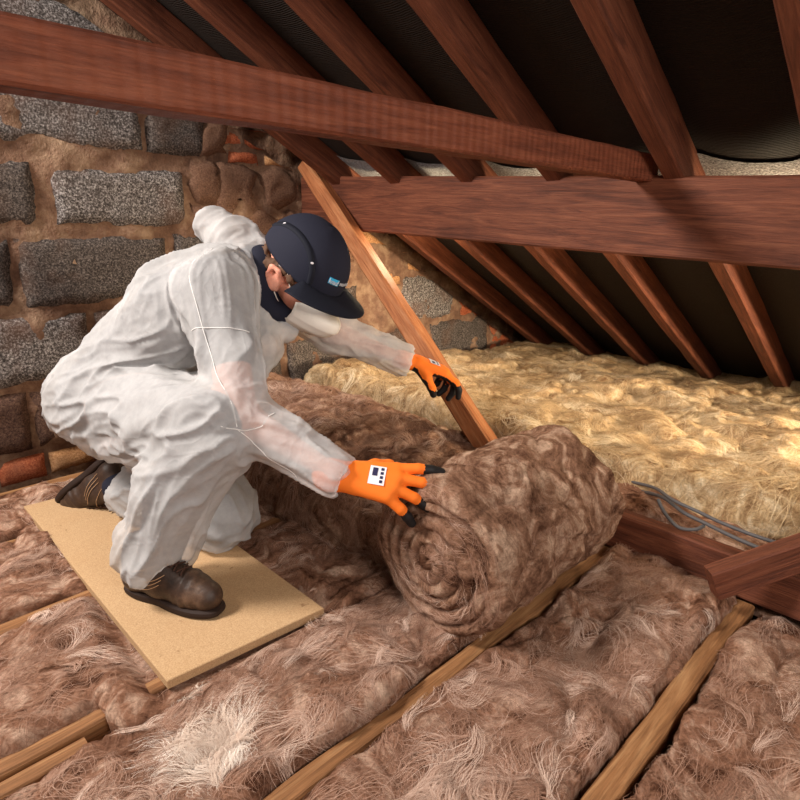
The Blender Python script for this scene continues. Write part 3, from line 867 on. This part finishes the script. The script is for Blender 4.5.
def limbs(f, g, arms=True, legs=True, torso=True):
    """the clothed figure; g adds to every radius"""
    k = .035
    if torso:
        for sgn, w_ in ((1, .068), (-1, .068)):
            o = RT * w_ * sgn
            f.chain([J['pel'] + o, J['waist'] + o * .95, J['chest'] + o * 1.15, J['upper'] + o * 1.1], [.112 + g, .106 + g, .116 + g, .085 + g], k)
        f.cone(J['upper'], J['neck'], .085 + g, .06 + g, .03)
        f.cone(J['rsh'], J['lsh'], .07 + g, .07 + g, .04)
    if legs:
        f.chain([J['rhip'], J['rknee']], [.108 + g, .082 + g], k)
        f.chain([J['lhip'], J['lknee']], [.108 + g, .080 + g], k)
        f.chain([J['rknee'], (J['rknee'] + J['rank']) / 2 + A3(-.012, .02, 0), J['rank']], [.084 + g, .078 + g, .064 + g], .03)
        f.chain([J['lknee'], J['lank']], [.078 + g, .064 + g], .03)
    if arms:
        f.chain([J['rsh'], J['rel']], [.078 + g, .058 + g], .03)
        f.chain([J['rel'], J['rwr']], [.060 + g, .040 + g], .02)
        f.chain([J['lsh'], J['lel']], [.076 + g, .056 + g], .03)
        f.chain([J['lel'], J['lwr']], [.056 + g, .040 + g], .02)
    return f


LO, HI = (.28, .80, .0), (1.36, 1.95, .98)

# --- body: one continuous skin surface from head to feet
fb = Field((.28, .76, .0), (1.42, 1.95, .92), .0055)
limbs(fb, -.024)
fb.cone(J['neck'] - A3(0, 0, .02), hd(0, -.03, -.06), .060, .055, .02)
fb.ell(hd(0, -.012, .028), (.076, .098, .095), .01, HM)
fb.cone(hd(0, .02, -.035), hd(0, .062, -.092), .064, .030, .03)
fb.cone(hd(.035, .04, -.04), hd(-.035, .04, -.04), .036, .036, .02)
fb.cone(hd(0, .085, .0), hd(0, .112, -.038), .010, .014, .012)
fb.cone(hd(.03, .078, .018), hd(-.03, .078, .018), .014, .014, .012)
fb.cone(hd(.02, .09, -.066), hd(-.02, .09, -.066), .007, .007, .006)
for sg in (1, -1):
    ear = [hd(sg * .078, .004, -.046), hd(sg * .084, .010, -.020), hd(sg * .090, .000, .002), hd(sg * .092, -.022, .002), hd(sg * .089, -.026, -.020), hd(sg * .080, -.010, -.050)]
    fb.chain(ear, [.0075, .006, .0065, .0065, .006, .008], .004)
    fb.ell(hd(sg * .077, -.008, -.022), (.009, .015, .023), .006, HM)
fb.cone(J['rwr'], J['rwr'] + A3(.05, -.06, -.012), .024, .018, .02)
fb.cone(J['lwr'], J['lwr'] + A3(.04, -.045, -.02), .024, .018, .02)
fb.cone(J['rank'], A3(.422, 1.212, .075), .034, .026, .02); fb.cone(A3(.422, 1.212, .075), A3(.475, 1.085, .052), .022, .018, .02)
fb.cone(J['lank'], A3(.542, 1.66, .10), .032, .022, .02); fb.cone(A3(.542, 1.66, .10), A3(.49, 1.75, .085), .020, .016, .02)
V, Fc = fb.mesh(2); body = part('body', V, Fc, M['skin'])
for sg in (1, -1):
    th, ph = np.linspace(0, np.pi, 9), np.linspace(0, 2 * np.pi, 14, endpoint=False)
    E_ = np.array([[.0115 * math.sin(a) * math.cos(b), .0115 * math.sin(a) * math.sin(b), .0115 * math.cos(a)] for a in th for b in ph])
    part('eye', hd(sg * .031, .082, 0) + E_, grid_faces(9, 14, wrap_v=True), M['white'])

# --- shirt and trousers that show through the thin suit
fs_ = Field(LO, HI, .009); limbs(fs_, -.013, arms=False, legs=False)
fs_.cone(J['rsh'], J['rsh'] + (J['rel'] - J['rsh']) * .52, .062, .056, .02); fs_.cone(J['lsh'], J['lsh'] + (J['lel'] - J['lsh']) * .5, .062, .056, .02)
V, Fc = fs_.mesh(2); part('shirt', V, Fc, M['shirt'])
ft = Field(LO, HI, .009); limbs(ft, -.017, arms=False, torso=False); V, Fc = ft.mesh(2); part('trousers', V, Fc, M['trouser'])
# polo collar round the neck
fc = Field((.66, 1.08, .55), (.98, 1.44, .80), .004)
fc.cone(A3(.775, 1.265, .640), A3(.800, 1.275, .715), .058, .048, .02); fc.cone(A3(.790, 1.235, .615), A3(.835, 1.205, .60), .038, .028, .02)
fc.cone(hd(0, .02, -.03), hd(0, -.01, -.05), .055, .055, .01, cut=True)
V, Fc = fc.mesh(2); part('shirt_collar', V, Fc, M['navy'], label='navy polo shirt collar')

# --- coverall
fo = Field(LO, HI, .0047)
limbs(fo, 0.)
fo.ell(J['pel'] + A3(-.02, .015, -.015), (.135, .135, .13), .05)                       # baggy seat
fo.cone(J['rhip'] + A3(-.01, .0, -.05), J['rknee'] + A3(-.02, .09, -.06), .09, .065, .05)   # cloth hanging under the thigh
fo.cone(J['rank'] + A3(0, .02, .02), J['rank'] + A3(.0, .015, -.015), .074, .068, .02)
fo.cone(J['lank'] + A3(.03, -.05, 0), J['lank'] + A3(.005, .0, -.01), .07, .062, .02)
fo.cone(J['rwr'] + (J['rel'] - J['rwr']) * .22, J['rwr'] + (J['rel'] - J['rwr']) * .02, .046, .045, .01)
fo.cone(J['lwr'] + (J['lel'] - J['lwr']) * .3, J['lwr'] + (J['lel'] - J['lwr']) * .04, .052, .050, .01)
# hood standing up behind the neck
hx = A3(.62, .55, .2)
fo.chain([A3(.800, 1.315, .705), A3(.790, 1.372, .765), A3(.768, 1.440, .808)], [.066, .054, .036], .025)
fo.cone(A3(.765, 1.446, .812), A3(.752, 1.455, .826), .030, .016, .015)
# open front: lapel hanging below the collar
fo.chain([A3(.775, 1.235, .60), A3(.750, 1.20, .53), A3(.725, 1.195, .48)], [.045, .034, .022], .03)
fo.chain([A3(.775, 1.235, .60), A3(.815, 1.20, .565)], [.036, .020], .02)
# openings at neck, cuffs and ankles
fo.cone(A3(.800, 1.240, .655), hd(0, .0, -.02), .056, .085, .008, cut=True)
fo.cone(A3(.770, 1.225, .645), A3(.800, 1.215, .625), .030, .040, .008, cut=True)
dw = (J['rwr'] - J['rel']) / np.linalg.norm(J['rwr'] - J['rel']); fo.cone(J['rwr'] + dw * .062, J['rwr'] + dw * .12, .056, .06, .004, cut=True)
dw2 = (J['lwr'] - J['lel']) / np.linalg.norm(J['lwr'] - J['lel']); fo.cone(J['lwr'] + dw2 * .058, J['lwr'] + dw2 * .12, .058, .06, .004, cut=True)
fo.cone(A3(.385, 1.285, .0), A3(.50, 1.02, .0), .105, .09, .008, cut=True)
fo.cone(A3(.452, 1.13, .055), A3(.50, 1.02, .07), .062, .075, .008, cut=True)
fo.cone(J['lank'] + A3(-.012, .055, .0), A3(.50, 1.80, .05), .075, .10, .008, cut=True)
V, Fc = fo.mesh(4)
# creases
N = vnormals(V, Fc)
def crease(P, d, s_long, s_short, seed):
    d = np.array(d, float); d /= np.linalg.norm(d); a = P @ d
    Q = P * s_short + np.outer(a * (s_long - s_short), d) + .55 * vecn(P * 6, seed + 50, 2)
    return billow(Q, 3, seed, .5)
BON = [('pel', 'waist', (.3, -.45, .5), .0052, 13), ('waist', 'upper', (.5, -.3, .45), .006, 12), ('rsh', 'rel', (-.3, -.35, -.9), .0055, 15), ('rel', 'rwr', (.55, -.75, -.2), .005, 16), ('lsh', 'lel', (.6, -.3, -.5), .005, 15),
       ('lel', 'lwr', (.8, -.2, -.3), .004, 16), ('rhip', 'rknee', (.35, -.85, .35), .0078, 13), ('lhip', 'lknee', (.1, -.8, -.5), .0075, 13), ('rknee', 'rank', (-.15, .45, -.85), .0068, 14), ('lknee', 'lank', (-.3, .8, .4), .007, 15)]
Dm = []; Hm = []
for q, (a, b, dr, am, fq) in enumerate(BON):
    p0, p1 = J[a], J[b]; ba = p1 - p0; t = np.clip(((V - p0) @ ba) / (ba @ ba), 0, 1); Dm.append(np.linalg.norm(V - p0 - t[:, None] * ba, axis=1) / (.11 if q in (0, 1, 6, 7) else .07))
    d_ = np.array(dr, float); d_ /= np.linalg.norm(d_); al = V @ d_; Wp = vecn(V * 5, 260 + q, 2)
    Q = V * fq + np.outer(al * (2.6 - fq), d_) + .5 * Wp; Q2 = V * fq * 2.1 + np.outer(al * (5.5 - fq * 2.1), d_) + .6 * Wp
    r1 = (1 - np.abs(2 * vn(Q, 210 + q) - 1)) ** 3; r2 = (1 - np.abs(2 * vn(Q2, 230 + q) - 1)) ** 5
    Q3 = V * fq * 3.6 + np.outer(al * (9. - fq * 3.6), d_) + .9 * Wp; r3 = (1 - np.abs(2 * vn(Q3, 250 + q) - 1)) ** 4
    Hm.append(1.7 * am * (1.2 * r1 + 1.0 * r2 + .42 * r3 - .55))
Dm = np.array(Dm); Wb = np.exp(-(Dm - Dm.min(0)) / .16); Wb /= Wb.sum(0)
h = (Wb * np.array(Hm)).sum(0) + (fbm(V * 9, 2, 206) - .5) * .010 + (fbm(V * 60, 2, 207) - .5) * .0016
V = V + N * h[:, None]
for _ in range(1): V = V + .4 * (lap_avg(V, Fc) - V)
V[:, 2] = np.maximum(V[:, 2], .022)
suit = part('coverall', V, Fc, M['suit'], label='thin white hooded disposable coverall')


def on_suit(path, n=60, rad=.0011, name='seam'):
    """a raised seam laid onto the suit along a path given roughly near its surface"""
    P = spline(path, n)
    for _ in range(2):
        D = ((V[None] - P[:, None]) ** 2).sum(-1); i = D.argmin(1); P = .25 * P + .75 * V[i]
        for _k in range(12): P[1:-1] = .5 * P[1:-1] + .25 * (P[:-2] + P[2:])
    D = ((V[None] - P[:, None]) ** 2).sum(-1); i = D.argmin(1); Nn = vnormals(V, Fc)[i]
    off = ((V[i] - P) * Nn).sum(1); P = P + Nn * (off + .0004)[:, None]
    for _k in range(6): P[1:-1] = .5 * P[1:-1] + .25 * (P[:-2] + P[2:])
    Vt, Ft = tube(P, rad, 6); o = part(name, Vt, Ft, M['suit_seam'], suit)
    o.matrix_parent_inverse = Matrix.Identity(4)
    return o


vc = A3(-.45, -.8, .1)                                           # towards the viewer
def off(p, r): return np.array(p) + vc / np.linalg.norm(vc) * r
on_suit([off(A3(.70, 1.31, .74), .03), off(A3(.625, 1.26, .70), .08), off(A3(.605, 1.20, .60), .09), off(A3(.59, 1.13, .52), .07), off(A3(.585, 1.06, .43), .06)])
on_suit([off(A3(.56, 1.22, .60), .06), off(A3(.62, 1.17, .605), .08), off(A3(.68, 1.13, .60), .07)])
on_suit([off(A3(.555, 1.06, .43), .05), off(A3(.60, 1.02, .425), .06), off(A3(.645, 1.02, .44), .05)])
on_suit([off(A3(.585, 1.06, .42), .05), off(A3(.64, .985, .365), .055), off(A3(.70, .93, .31), .05)])

# --- hair below the cap
fh = Field(HC - .16, HC + .16, .004)
for sg in (1, -1):
    fh.chain([hd(sg * .060, -.062, -.040), hd(sg * .066, -.052, -.012), hd(sg * .072, -.028, .004), hd(sg * .075, .004, .008), hd(sg * .075, .030, .002), hd(sg * .071, .036, -.018)], [.015, .016, .012, .009, .008, .004], .01)
fh.chain([hd(.058, -.062, -.040), hd(0, -.090, -.045), hd(-.058, -.062, -.040)], [.016, .016, .016], .012)
fh.chain([hd(.062, -.070, .012), hd(0, -.104, .016), hd(-.062, -.070, .012)], [.014, .012, .014], .012)
fh.chain([hd(.058, -.066, -.010), hd(0, -.096, -.012), hd(-.058, -.066, -.010)], [.016, .014, .016], .012)
Vh, Fh = fh.mesh(1); Vh = Vh + vnormals(Vh, Fh) * ((ridge(Vh * 90, 2, 8) - .4) * .008)[:, None]
part('hair', Vh, Fh, M['hair'], label='short greying brown hair')

# --- cap
def cap_pt(az, el, r=1.0):
    """az from forward towards the right ear, el up from the rim"""
    ce, se = math.cos(el), math.sin(el)
    x_, y_, z_ = .090 * ce * math.sin(az) * r, -.004 + .117 * ce * math.cos(az) * r, .112 * se * r
    return (x_, y_ * .978 + z_ * .208, .024 + z_ * .978 - y_ * .208)          # pulled down over the brow
na_, ne = 96, 30
Gc = np.zeros((ne, na_, 3))
for i in range(ne):
    el = -.10 + (math.pi / 2 - .02 + .10) * i / (ne - 1)
    for j in range(na_):
        az = 2 * math.pi * j / na_
        p = cap_pt(az, el)
        r = 1 + .006 * math.sin(az * 3 + el * 4) + .010 * (fbm(A3(p[0], p[1], p[2])[None] * 40, 2, 12)[0] - .5)
        Gc[i, j] = hd(*cap_pt(az, el, r))
Vc = Gc.reshape(-1, 3); Fcap = grid_faces(ne, na_, wrap_v=True)
cap = part('cap', Vc, Fcap, M['navy'], label='navy peaked bump cap')
cap.modifiers.new('thickness', 'SOLIDIFY').thickness = .003
# peak
nu_, nv_ = 18, 26; Gp = np.zeros((nu_, nv_, 3))
for i in range(nu_):
    t = i / (nu_ - 1)
    for j in range(nv_):
        a = (j / (nv_ - 1) * 2 - 1); az = a * 1.0
        p = A3(*cap_pt(az, .0, 1.0)); ext = .072 * (1 - abs(a) ** 2.6) ** .5 if abs(a) < 1 else 0
        q = p + A3(.16 * a * t * .3, ext * t, -.012 * t * (1 - .4 * a * a) - .020 * t * a * a)
        Gp[i, j] = hd(*q)
pk = part('cap_peak', Gp.reshape(-1, 3), grid_faces(nu_, nv_), M['navy_dark'], cap); pk.matrix_parent_inverse = Matrix.Identity(4)
pk.modifiers.new('thickness', 'SOLIDIFY').thickness = .0035
# dark side bands with pale eyelets
for sg in (1, -1):
    pts = [hd(*cap_pt(sg * a, e, 1.012)) for a, e in ((2.6, .22), (2.25, .50), (1.75, .66), (1.25, .58), (.95, .30), (.85, .05))]
    P = spline(pts, 36); c_ = np.array([hd(0, -.006, .02)]); Nn = P - c_; Nn /= np.linalg.norm(Nn, axis=1, keepdims=True)
    Tn = np.gradient(P, axis=0); Tn /= np.linalg.norm(Tn, axis=1, keepdims=True); Sd = np.cross(Tn, Nn)
    Gs = np.stack([P + Sd * w_ + Nn * n_ for w_, n_ in ((-.0075, -.004), (-.006, .002), (.006, .002), (.0075, -.004))], 1)
    o = part('cap_band', Gs.reshape(-1, 3), grid_faces(36, 4), M['navy_dark'], cap); o.matrix_parent_inverse = Matrix.Identity(4)
    for a, e in ((2.25, .50), (1.05, .42)):
        cpt = hd(*cap_pt(sg * a, e, 1.04)); nn = cpt - c_[0]; nn /= np.linalg.norm(nn); t1 = np.cross(nn, A3(.3, .2, .9)); t1 /= np.linalg.norm(t1); t2 = np.cross(nn, t1)
        ring_ = [cpt + (t1 * math.cos(q) * .0038 + t2 * math.sin(q) * .0026) for q in np.linspace(0, 2 * math.pi, 10, endpoint=False)]
        Ve = np.vstack([np.array(ring_) - nn * .004, np.array(ring_), [cpt + nn * .0006]]); Fe = [(i, (i + 1) % 10, 10 + (i + 1) % 10, 10 + i) for i in range(10)]
        me = bpy.data.meshes.new('eyelet'); me.from_pydata([tuple(v) for v in Ve], [], Fe + [(10 + i, 10 + (i + 1) % 10, 20) for i in range(10)]); me.update()
        obj('eyelet', me, M['white'], cap)


def frame_at(az, el, r=1.015):
    p = hd(*cap_pt(az, el, r)); d = 1e-3
    x = hd(*cap_pt(az - d, el, r)) - hd(*cap_pt(az + d, el, r)); x /= np.linalg.norm(x)
    z = hd(*cap_pt(az, el + d, r)) - p; z /= np.linalg.norm(z); n_ = np.cross(x, z); n_ /= np.linalg.norm(n_)
    return p, x, z, n_


def cap_text(body_, az0, az1, el, hgt, mat, name, bar=None):
    cu = bpy.data.curves.new(name, 'FONT'); cu.body = body_; cu.size = 1.0; cu.extrude = .01; cu.align_x = 'LEFT'
    tmp = bpy.data.objects.new('tmp', cu); COL.objects.link(tmp); dg = bpy.context.evaluated_depsgraph_get(); dg.update()
    m = bpy.data.meshes.new_from_object(tmp.evaluated_get(dg)); bpy.data.objects.remove(tmp)
    co = np.array([v.co[:] for v in m.vertices]); x0, x1 = co[:, 0].min(), co[:, 0].max(); y0, y1 = co[:, 1].min(), co[:, 1].max()
    for v in m.vertices:
        u = (v.co.x - x0) / (x1 - x0); t = (v.co.y - y0) / (y1 - y0)
        az = az0 + (az1 - az0) * u
        p = hd(*cap_pt(az, el + hgt * t, 1.028 + .4 * v.co.z)); v.co = Vector(p)
    m.materials.clear(); m.materials.append(mat); o = obj(name, m, None, cap); return o


def cap_patch(az0, az1, el0, el1, mat, name, r=1.02):
    G_ = np.array([[hd(*cap_pt(az0 + (az1 - az0) * i / 10, el0 + (el1 - el0) * j / 3, r)) for j in range(4)] for i in range(11)])
    o = part(name, G_.reshape(-1, 3), grid_faces(11, 4), mat, cap); o.matrix_parent_inverse = Matrix.Identity(4)
    o.modifiers.new('thickness', 'SOLIDIFY').thickness = .002; return o


cap_patch(.52, .20, .27, .40, M['logo_blue'], 'logo_patch')
cap_text('knauf', .51, .22, .285, .10, M['logo_grey'], 'logo_lettering')
cap_text('INSULATION', .17, -.22, .30, .06, M['logo_grey'], 'logo_lettering')

# --- dust mask
nu_, nv_ = 30, 18; Gm = np.zeros((nu_, nv_, 3))
for i in range(nu_):
    a = (i / (nu_ - 1) * 2 - 1) * 1.05
    for j in range(nv_):
        t = j / (nv_ - 1)
        z_ = -.022 - .096 * t + .022 * (abs(a) / 1.18) * (1 - t) * -1 + .020 * (abs(a) / 1.18) * t
        bulge_ = math.sin(math.pi * min(1, max(0, t * .9 + .05))) ** .7
        ry = .084 + .066 * bulge_ * max(0, math.cos(a)) ** 1.5; rx = .070 + .010 * bulge_
        ry -= .02 * t * t
        Gm[i, j] = hd(rx * math.sin(a), .012 + ry * math.cos(a) + .0, z_ + .002 * math.sin(t * 22))
mk = part('dust_mask', Gm.reshape(-1, 3), grid_faces(nu_, nv_), M['mask'], label='white dust mask over nose and mouth')
mk.modifiers.new('thickness', 'SOLIDIFY').thickness = .002
for sg in (1, -1):
    for (p0, p1) in (((.066, .040, -.030), (.084, .012, .022)), ((.064, .036, -.080), (.080, -.018, -.030))):
        P = spline([hd(sg * p0[0], p0[1], p0[2]), hd(sg * (p0[0] + p1[0] + .012) / 2, (p0[1] + p1[1]) / 2, (p0[2] + p1[2]) / 2), hd(sg * p1[0], p1[1], p1[2])], 12)
        Vt, Ft = tube(P, .0013, 6); o = part('mask_strap', Vt, Ft, M['mask'], mk); o.matrix_parent_inverse = Matrix.Identity(4)
# --- safety glasses
Gg = np.array([[hd(.074 * math.sin(a), .030 + .078 * math.cos(a), .020 - .045 * t) for t in np.linspace(0, 1, 6)] for a in np.linspace(-1.25, 1.25, 24)])
gl = part('safety_glasses', Gg.reshape(-1, 3), grid_faces(24, 6), M['clear'], label='clear safety glasses')
gl.modifiers.new('thickness', 'SOLIDIFY').thickness = .002
for sg in (1, -1):
    Vt, Ft = tube(spline([hd(sg * .071, .055, .008), hd(sg * .082, .02, .012), hd(sg * .086, -.01, .012)], 10), .0022, 6)
    o = part('temple_arm', Vt, Ft, M['clear'], gl); o.matrix_parent_inverse = Matrix.Identity(4)


# --- gloves
def glove(name, origin, xdir, zdir, mirror, fingers, thumb, label, h=.0027, patch=True):
    x = np.array(xdir, float); x /= np.linalg.norm(x); z = np.array(zdir, float); z -= x * (x @ z); z /= np.linalg.norm(z); y = np.cross(z, x)
    R_ = np.stack([x, y * (-1 if mirror else 1), z], 1)
    f = Field((-.085, -.085, -.085), (.21, .105, .06), h)
    kn = [(.086, .031, .002), (.092, .010, .005), (.087, -.011, .003), (.077, -.030, -.002)]
    ln = [(.044, .027, .022), (.049, .031, .023), (.045, .028, .022), (.036, .022, .020)]
    f.chain([A3(-.045, 0, -.004), A3(-.03, 0, -.003), A3(.0, 0, 0)], [.036, .032, .029], .01, flat=(A3(0, 0, 1), .78))
    for k_ in kn: f.cone(A3(.005, k_[1] * .55, 0), A3(*k_), .019, .0145, .012)
    f.cone(A3(.03, .012, -.006), A3(.06, -.008, -.006), .024, .022, .012, flat=(A3(0, 0, 1), .7))
    tips = []
    for k_, L_, (spread_, c1, c2, c3) in zip(kn, ln, fingers):
        p = A3(*k_); pts = [p]; an = 0.
        for l, cc in zip(L_, (c1, c2, c3)):
            an += cc; p = p + l * A3(math.cos(an) * math.cos(spread_), math.cos(an) * math.sin(spread_), -math.sin(an)); pts.append(p)
        f.chain(pts, [.0125, .0112, .0104, .0092], .003); tips.append(pts)
    tp = [A3(*t) for t in thumb]; f.chain([A3(.012, .016, -.006)] + tp, [.019, .0155, .0125, .0105], .006)
    Vg, Fg = f.mesh(2)
    # black coating: palm side and finger ends
    cen = Vg[Fg].mean(1); Nf = vnormals(Vg, Fg)[Fg].mean(1)
    blk = (Nf[:, 2] < -.15) & (cen[:, 0] > -.01)
    for pts in tips:
        m_ = pts[1] + (pts[2] - pts[1]) * .35; ax = pts[3] - pts[1]; ax /= np.linalg.norm(ax)
        near = np.linalg.norm(np.cross(cen - pts[1], ax), axis=1) < .022
        blk |= near & (((cen - m_) @ ax) > 0)
    axt = tp[-1] - tp[0]; axt /= np.linalg.norm(axt); blk |= ((cen - (tp[0] * .3 + tp[-1] * .7)) @ axt > 0) & (np.linalg.norm(np.cross(cen - tp[0], axt), axis=1) < .018) & (cen[:, 1] > .03)
    Vw = np.array(origin) + Vg @ R_.T
    if mirror: Fg = Fg[:, ::-1]
    def sub(mask):
        Fs = Fg[mask]; u, inv = np.unique(Fs, return_inverse=True); return Vw[u], inv.reshape(Fs.shape)
    a, b = sub(~blk); g_ = part(name, a, b, M['orange'], label=label)
    a, b = sub(blk); o = part('grip_coating', a, b, M['black'], g_, 'black rubber grip coating'); o.matrix_parent_inverse = Matrix.Identity(4)
    Vt, Ft = [], []
    # ribbed cuff edge
    th = np.linspace(0, 2 * np.pi, 28, endpoint=False); P = np.array([(-.047, .034 * math.cos(t), .025 * math.sin(t) - .004) for t in np.append(th, th[0])])
    Vt, Ft = tube(P, .002, 6); o = part('cuff_hem', np.array(origin) + Vt @ R_.T, Ft, M['black'], g_); o.matrix_parent_inverse = Matrix.Identity(4)
    if patch:
        def zt(px, py):                     # height of the back of the hand
            m_ = (np.abs(Vg[:, 0] - px) < .006) & (np.abs(Vg[:, 1] - py) < .006); return Vg[m_, 2].max() if m_.any() else .02
        def quad(x0, x1, y0, y1, lift_, mat, nm, lab=None):
            G_ = np.array([[(xx, yy_, zt(xx, yy_) + lift_) for yy_ in np.linspace(y0, y1, 7)] for xx in np.linspace(x0, x1, 5)])
            o = part(nm, np.array(origin) + G_.reshape(-1, 3) @ R_.T, grid_faces(5, 7), mat, g_, lab); o.matrix_parent_inverse = Matrix.Identity(4)
        quad(.036, .068, -.018, .022, .0012, M['white'], 'print_patch', 'white printed patch')
        quad(.042, .052, .0, .018, .0020, M['ink'], 'print_emblem')
        for q in range(4): quad(.058, .064, -.014 + q * .009, -.008 + q * .009, .0020, M['ink'], 'print_lettering')
    return g_


cu = [(.16, -.05, .25, .20), (.02, .12, .30, .20), (-.20, .30, .30, .20), (-.46, .42, .35, .20)]
glove('glove', J['rwr'] + A3(.022, -.022, -.006), A3(.62, -.78, -.10), A3(-.50, -.36, .79), False, cu, [(.040, .042, -.020), (.066, .056, -.034), (.086, .060, -.046)], 'orange and black glove resting on the roll')
cu2 = [(.12, .25, .55, .45), (.03, .55, .75, .5), (-.06, .75, .8, .5), (-.15, .85, .8, .5)]
glove('glove', J['lwr'] + A3(.030, -.018, -.010), A3(.76, -.52, -.34), A3(.20, -.30, .93), True, cu2, [(.036, .044, -.022), (.060, .052, -.044), (.076, .044, -.064)], 'orange and black glove gripping the brace')


# --- boots
def boot(origin, xdir, zdir, label, laces_loose=False, sc=.9):
    x = np.array(xdir, float); x /= np.linalg.norm(x); z = np.array(zdir, float); z -= x * (x @ z); z /= np.linalg.norm(z); y = np.cross(z, x)
    R_ = np.stack([x, y, z], 1); O = np.array(origin, float); W_ = lambda P: O + sc * np.asarray(P) @ R_.T
    f = Field((-.02, -.075, -.005), (.31, .075, .17), .0042)
    f.chain([A3(.045, 0, .05), A3(.12, 0, .05), A3(.20, .004, .042), A3(.245, .003, .038)], [.036, .038, .042, .036], .02)
    f.chain([A3(.045, 0, .05), A3(.055, 0, .10), A3(.062, 0, .135)], [.036, .038, .041], .02)
    f.chain([A3(.07, 0, .11), A3(.13, .002, .078), A3(.19, .003, .058)], [.036, .034, .030], .02)
    f.cone(A3(.062, 0, .14), A3(.066, 0, .19), .030, .034, .004, cut=True)
    f.cone(A3(.0, 0, -.03), A3(.29, 0, -.03), .037, .037, .002, cut=True)
    Vb, Fb = f.mesh(2); Vb[:, 2] = np.maximum(Vb[:, 2], .012)
    Nb = vnormals(Vb, Fb); cr = np.exp(-((Vb[:, 0] - .20) / .03) ** 2) * np.sin(Vb[:, 0] * 260) * .0014; Vb = Vb + Nb * (cr + .003 * (fbm(Vb * 40, 3, 33) - .5))[:, None]
    bt = part('boot', W_(Vb), Fb, M['leather'], label=label)
    # sole
    n = 48; th = np.linspace(0, 2 * np.pi, n, endpoint=False); ox = .143 + .147 * np.cos(th); wv_ = .040 + .010 * np.clip((ox - .13) / .1, 0, 1) - .006 * np.exp(-((ox - .11) / .04) ** 2)
    oy = wv_ * np.sign(np.sin(th)) * np.abs(np.sin(th)) ** .62
    rings = [np.stack([.143 + (ox - .143) * s_, oy * s_, np.full(n, zz)], 1) for s_, zz in ((.90, 0), (.96, .004), (.975, .010), (.96, .016), (.88, .020))]
    Vs = np.vstack(rings + [[[.143, 0, .0]], [[.143, 0, .024]]]); Fs = [tuple(q) for q in grid_faces(5, n, wrap_v=True)]
    m5 = 5 * n; Fs += [(m5, (i + 1) % n, i) for i in range(n)] + [(m5 + 1, 4 * n + i, 4 * n + (i + 1) % n) for i in range(n)]
    me = bpy.data.meshes.new('sole'); me.from_pydata([tuple(v) for v in W_(Vs)], [], Fs); me.update(); obj('sole', me, M['sole'], bt)
    # laces criss-crossing the tongue
    def top(px, py):
        m_ = (np.abs(Vb[:, 0] - px) < .008) & (np.abs(Vb[:, 1] - py) < .008); return Vb[m_, 2].max() if m_.any() else .1
    for k_ in range(5):
        xa = .105 + k_ * .019
        for s_ in (1, -1):
            P = np.array([(xa + .012 * t, s_ * (-.020 + .040 * t), top(xa + .012 * t, s_ * (-.020 + .040 * t)) + .003) for t in np.linspace(0, 1, 7)])
            Vt, Ft = tube(P, .0024, 6); o = part('lace', W_(Vt), Ft, M['lace'], bt); o.matrix_parent_inverse = Matrix.Identity(4)
    for s_ in (1, -1):
        t_ = top(.10, 0) + .004
        P = spline([(.10, 0, t_), (.108, s_ * .022, t_ + .010), (.13, s_ * .040, t_ - .004), (.145, s_ * .032, t_ - .014), (.12, s_ * .012, t_ + .002)] if not laces_loose else
                   [(.10, 0, t_), (.11, s_ * .02, t_ + .02), (.09, s_ * .03 + .01, t_ + .045), (.06, s_ * .02 + .015, t_ + .055)], 24)
        Vt, Ft = tube(P, .0022, 6); o = part('lace', W_(Vt), Ft, M['lace'], bt); o.matrix_parent_inverse = Matrix.Identity(4)
    # stitched seams on the sides
    for s_ in (1, -1):
        for (za, xa) in ((.040, .06), (.052, .065), (.064, .072), (.09, .06)):
            pts = []
            for t in np.linspace(0, 1, 14):
                px = xa + .085 * t; pz = za + .03 * t * t
                m_ = (np.abs(Vb[:, 0] - px) < .007) & (np.abs(Vb[:, 2] - pz) < .007) & (Vb[:, 1] * s_ > 0)
                if m_.any(): pts.append((px, (np.abs(Vb[m_, 1]).max() + .0006) * s_, pz))
            if len(pts) > 3:
                Vt, Ft = tube(np.array(pts), .0009, 5); o = part('stitching', W_(Vt), Ft, M['stitch'], bt); o.matrix_parent_inverse = Matrix.Identity(4)
    return bt


boot(A3(.398, 1.262, .021), A3(.40, -.915, 0), A3(0, 0, 1), 'scuffed brown laced boot planted flat on the board')
boot(A3(.55, 1.70, .185), A3(-.45, .60, -.62), A3(.18, -.75, -.55), 'brown laced boot trailing behind, laces loose', True)
fk = Field((.46, 1.5, .02), (.66, 1.76, .2), .005); fk.cone(A3(.56, 1.60, .095), A3(.535, 1.66, .092), .046, .042, .01); V2, F2 = fk.mesh(1)
part('sock', V2, F2, M['navy'], label='dark sock')
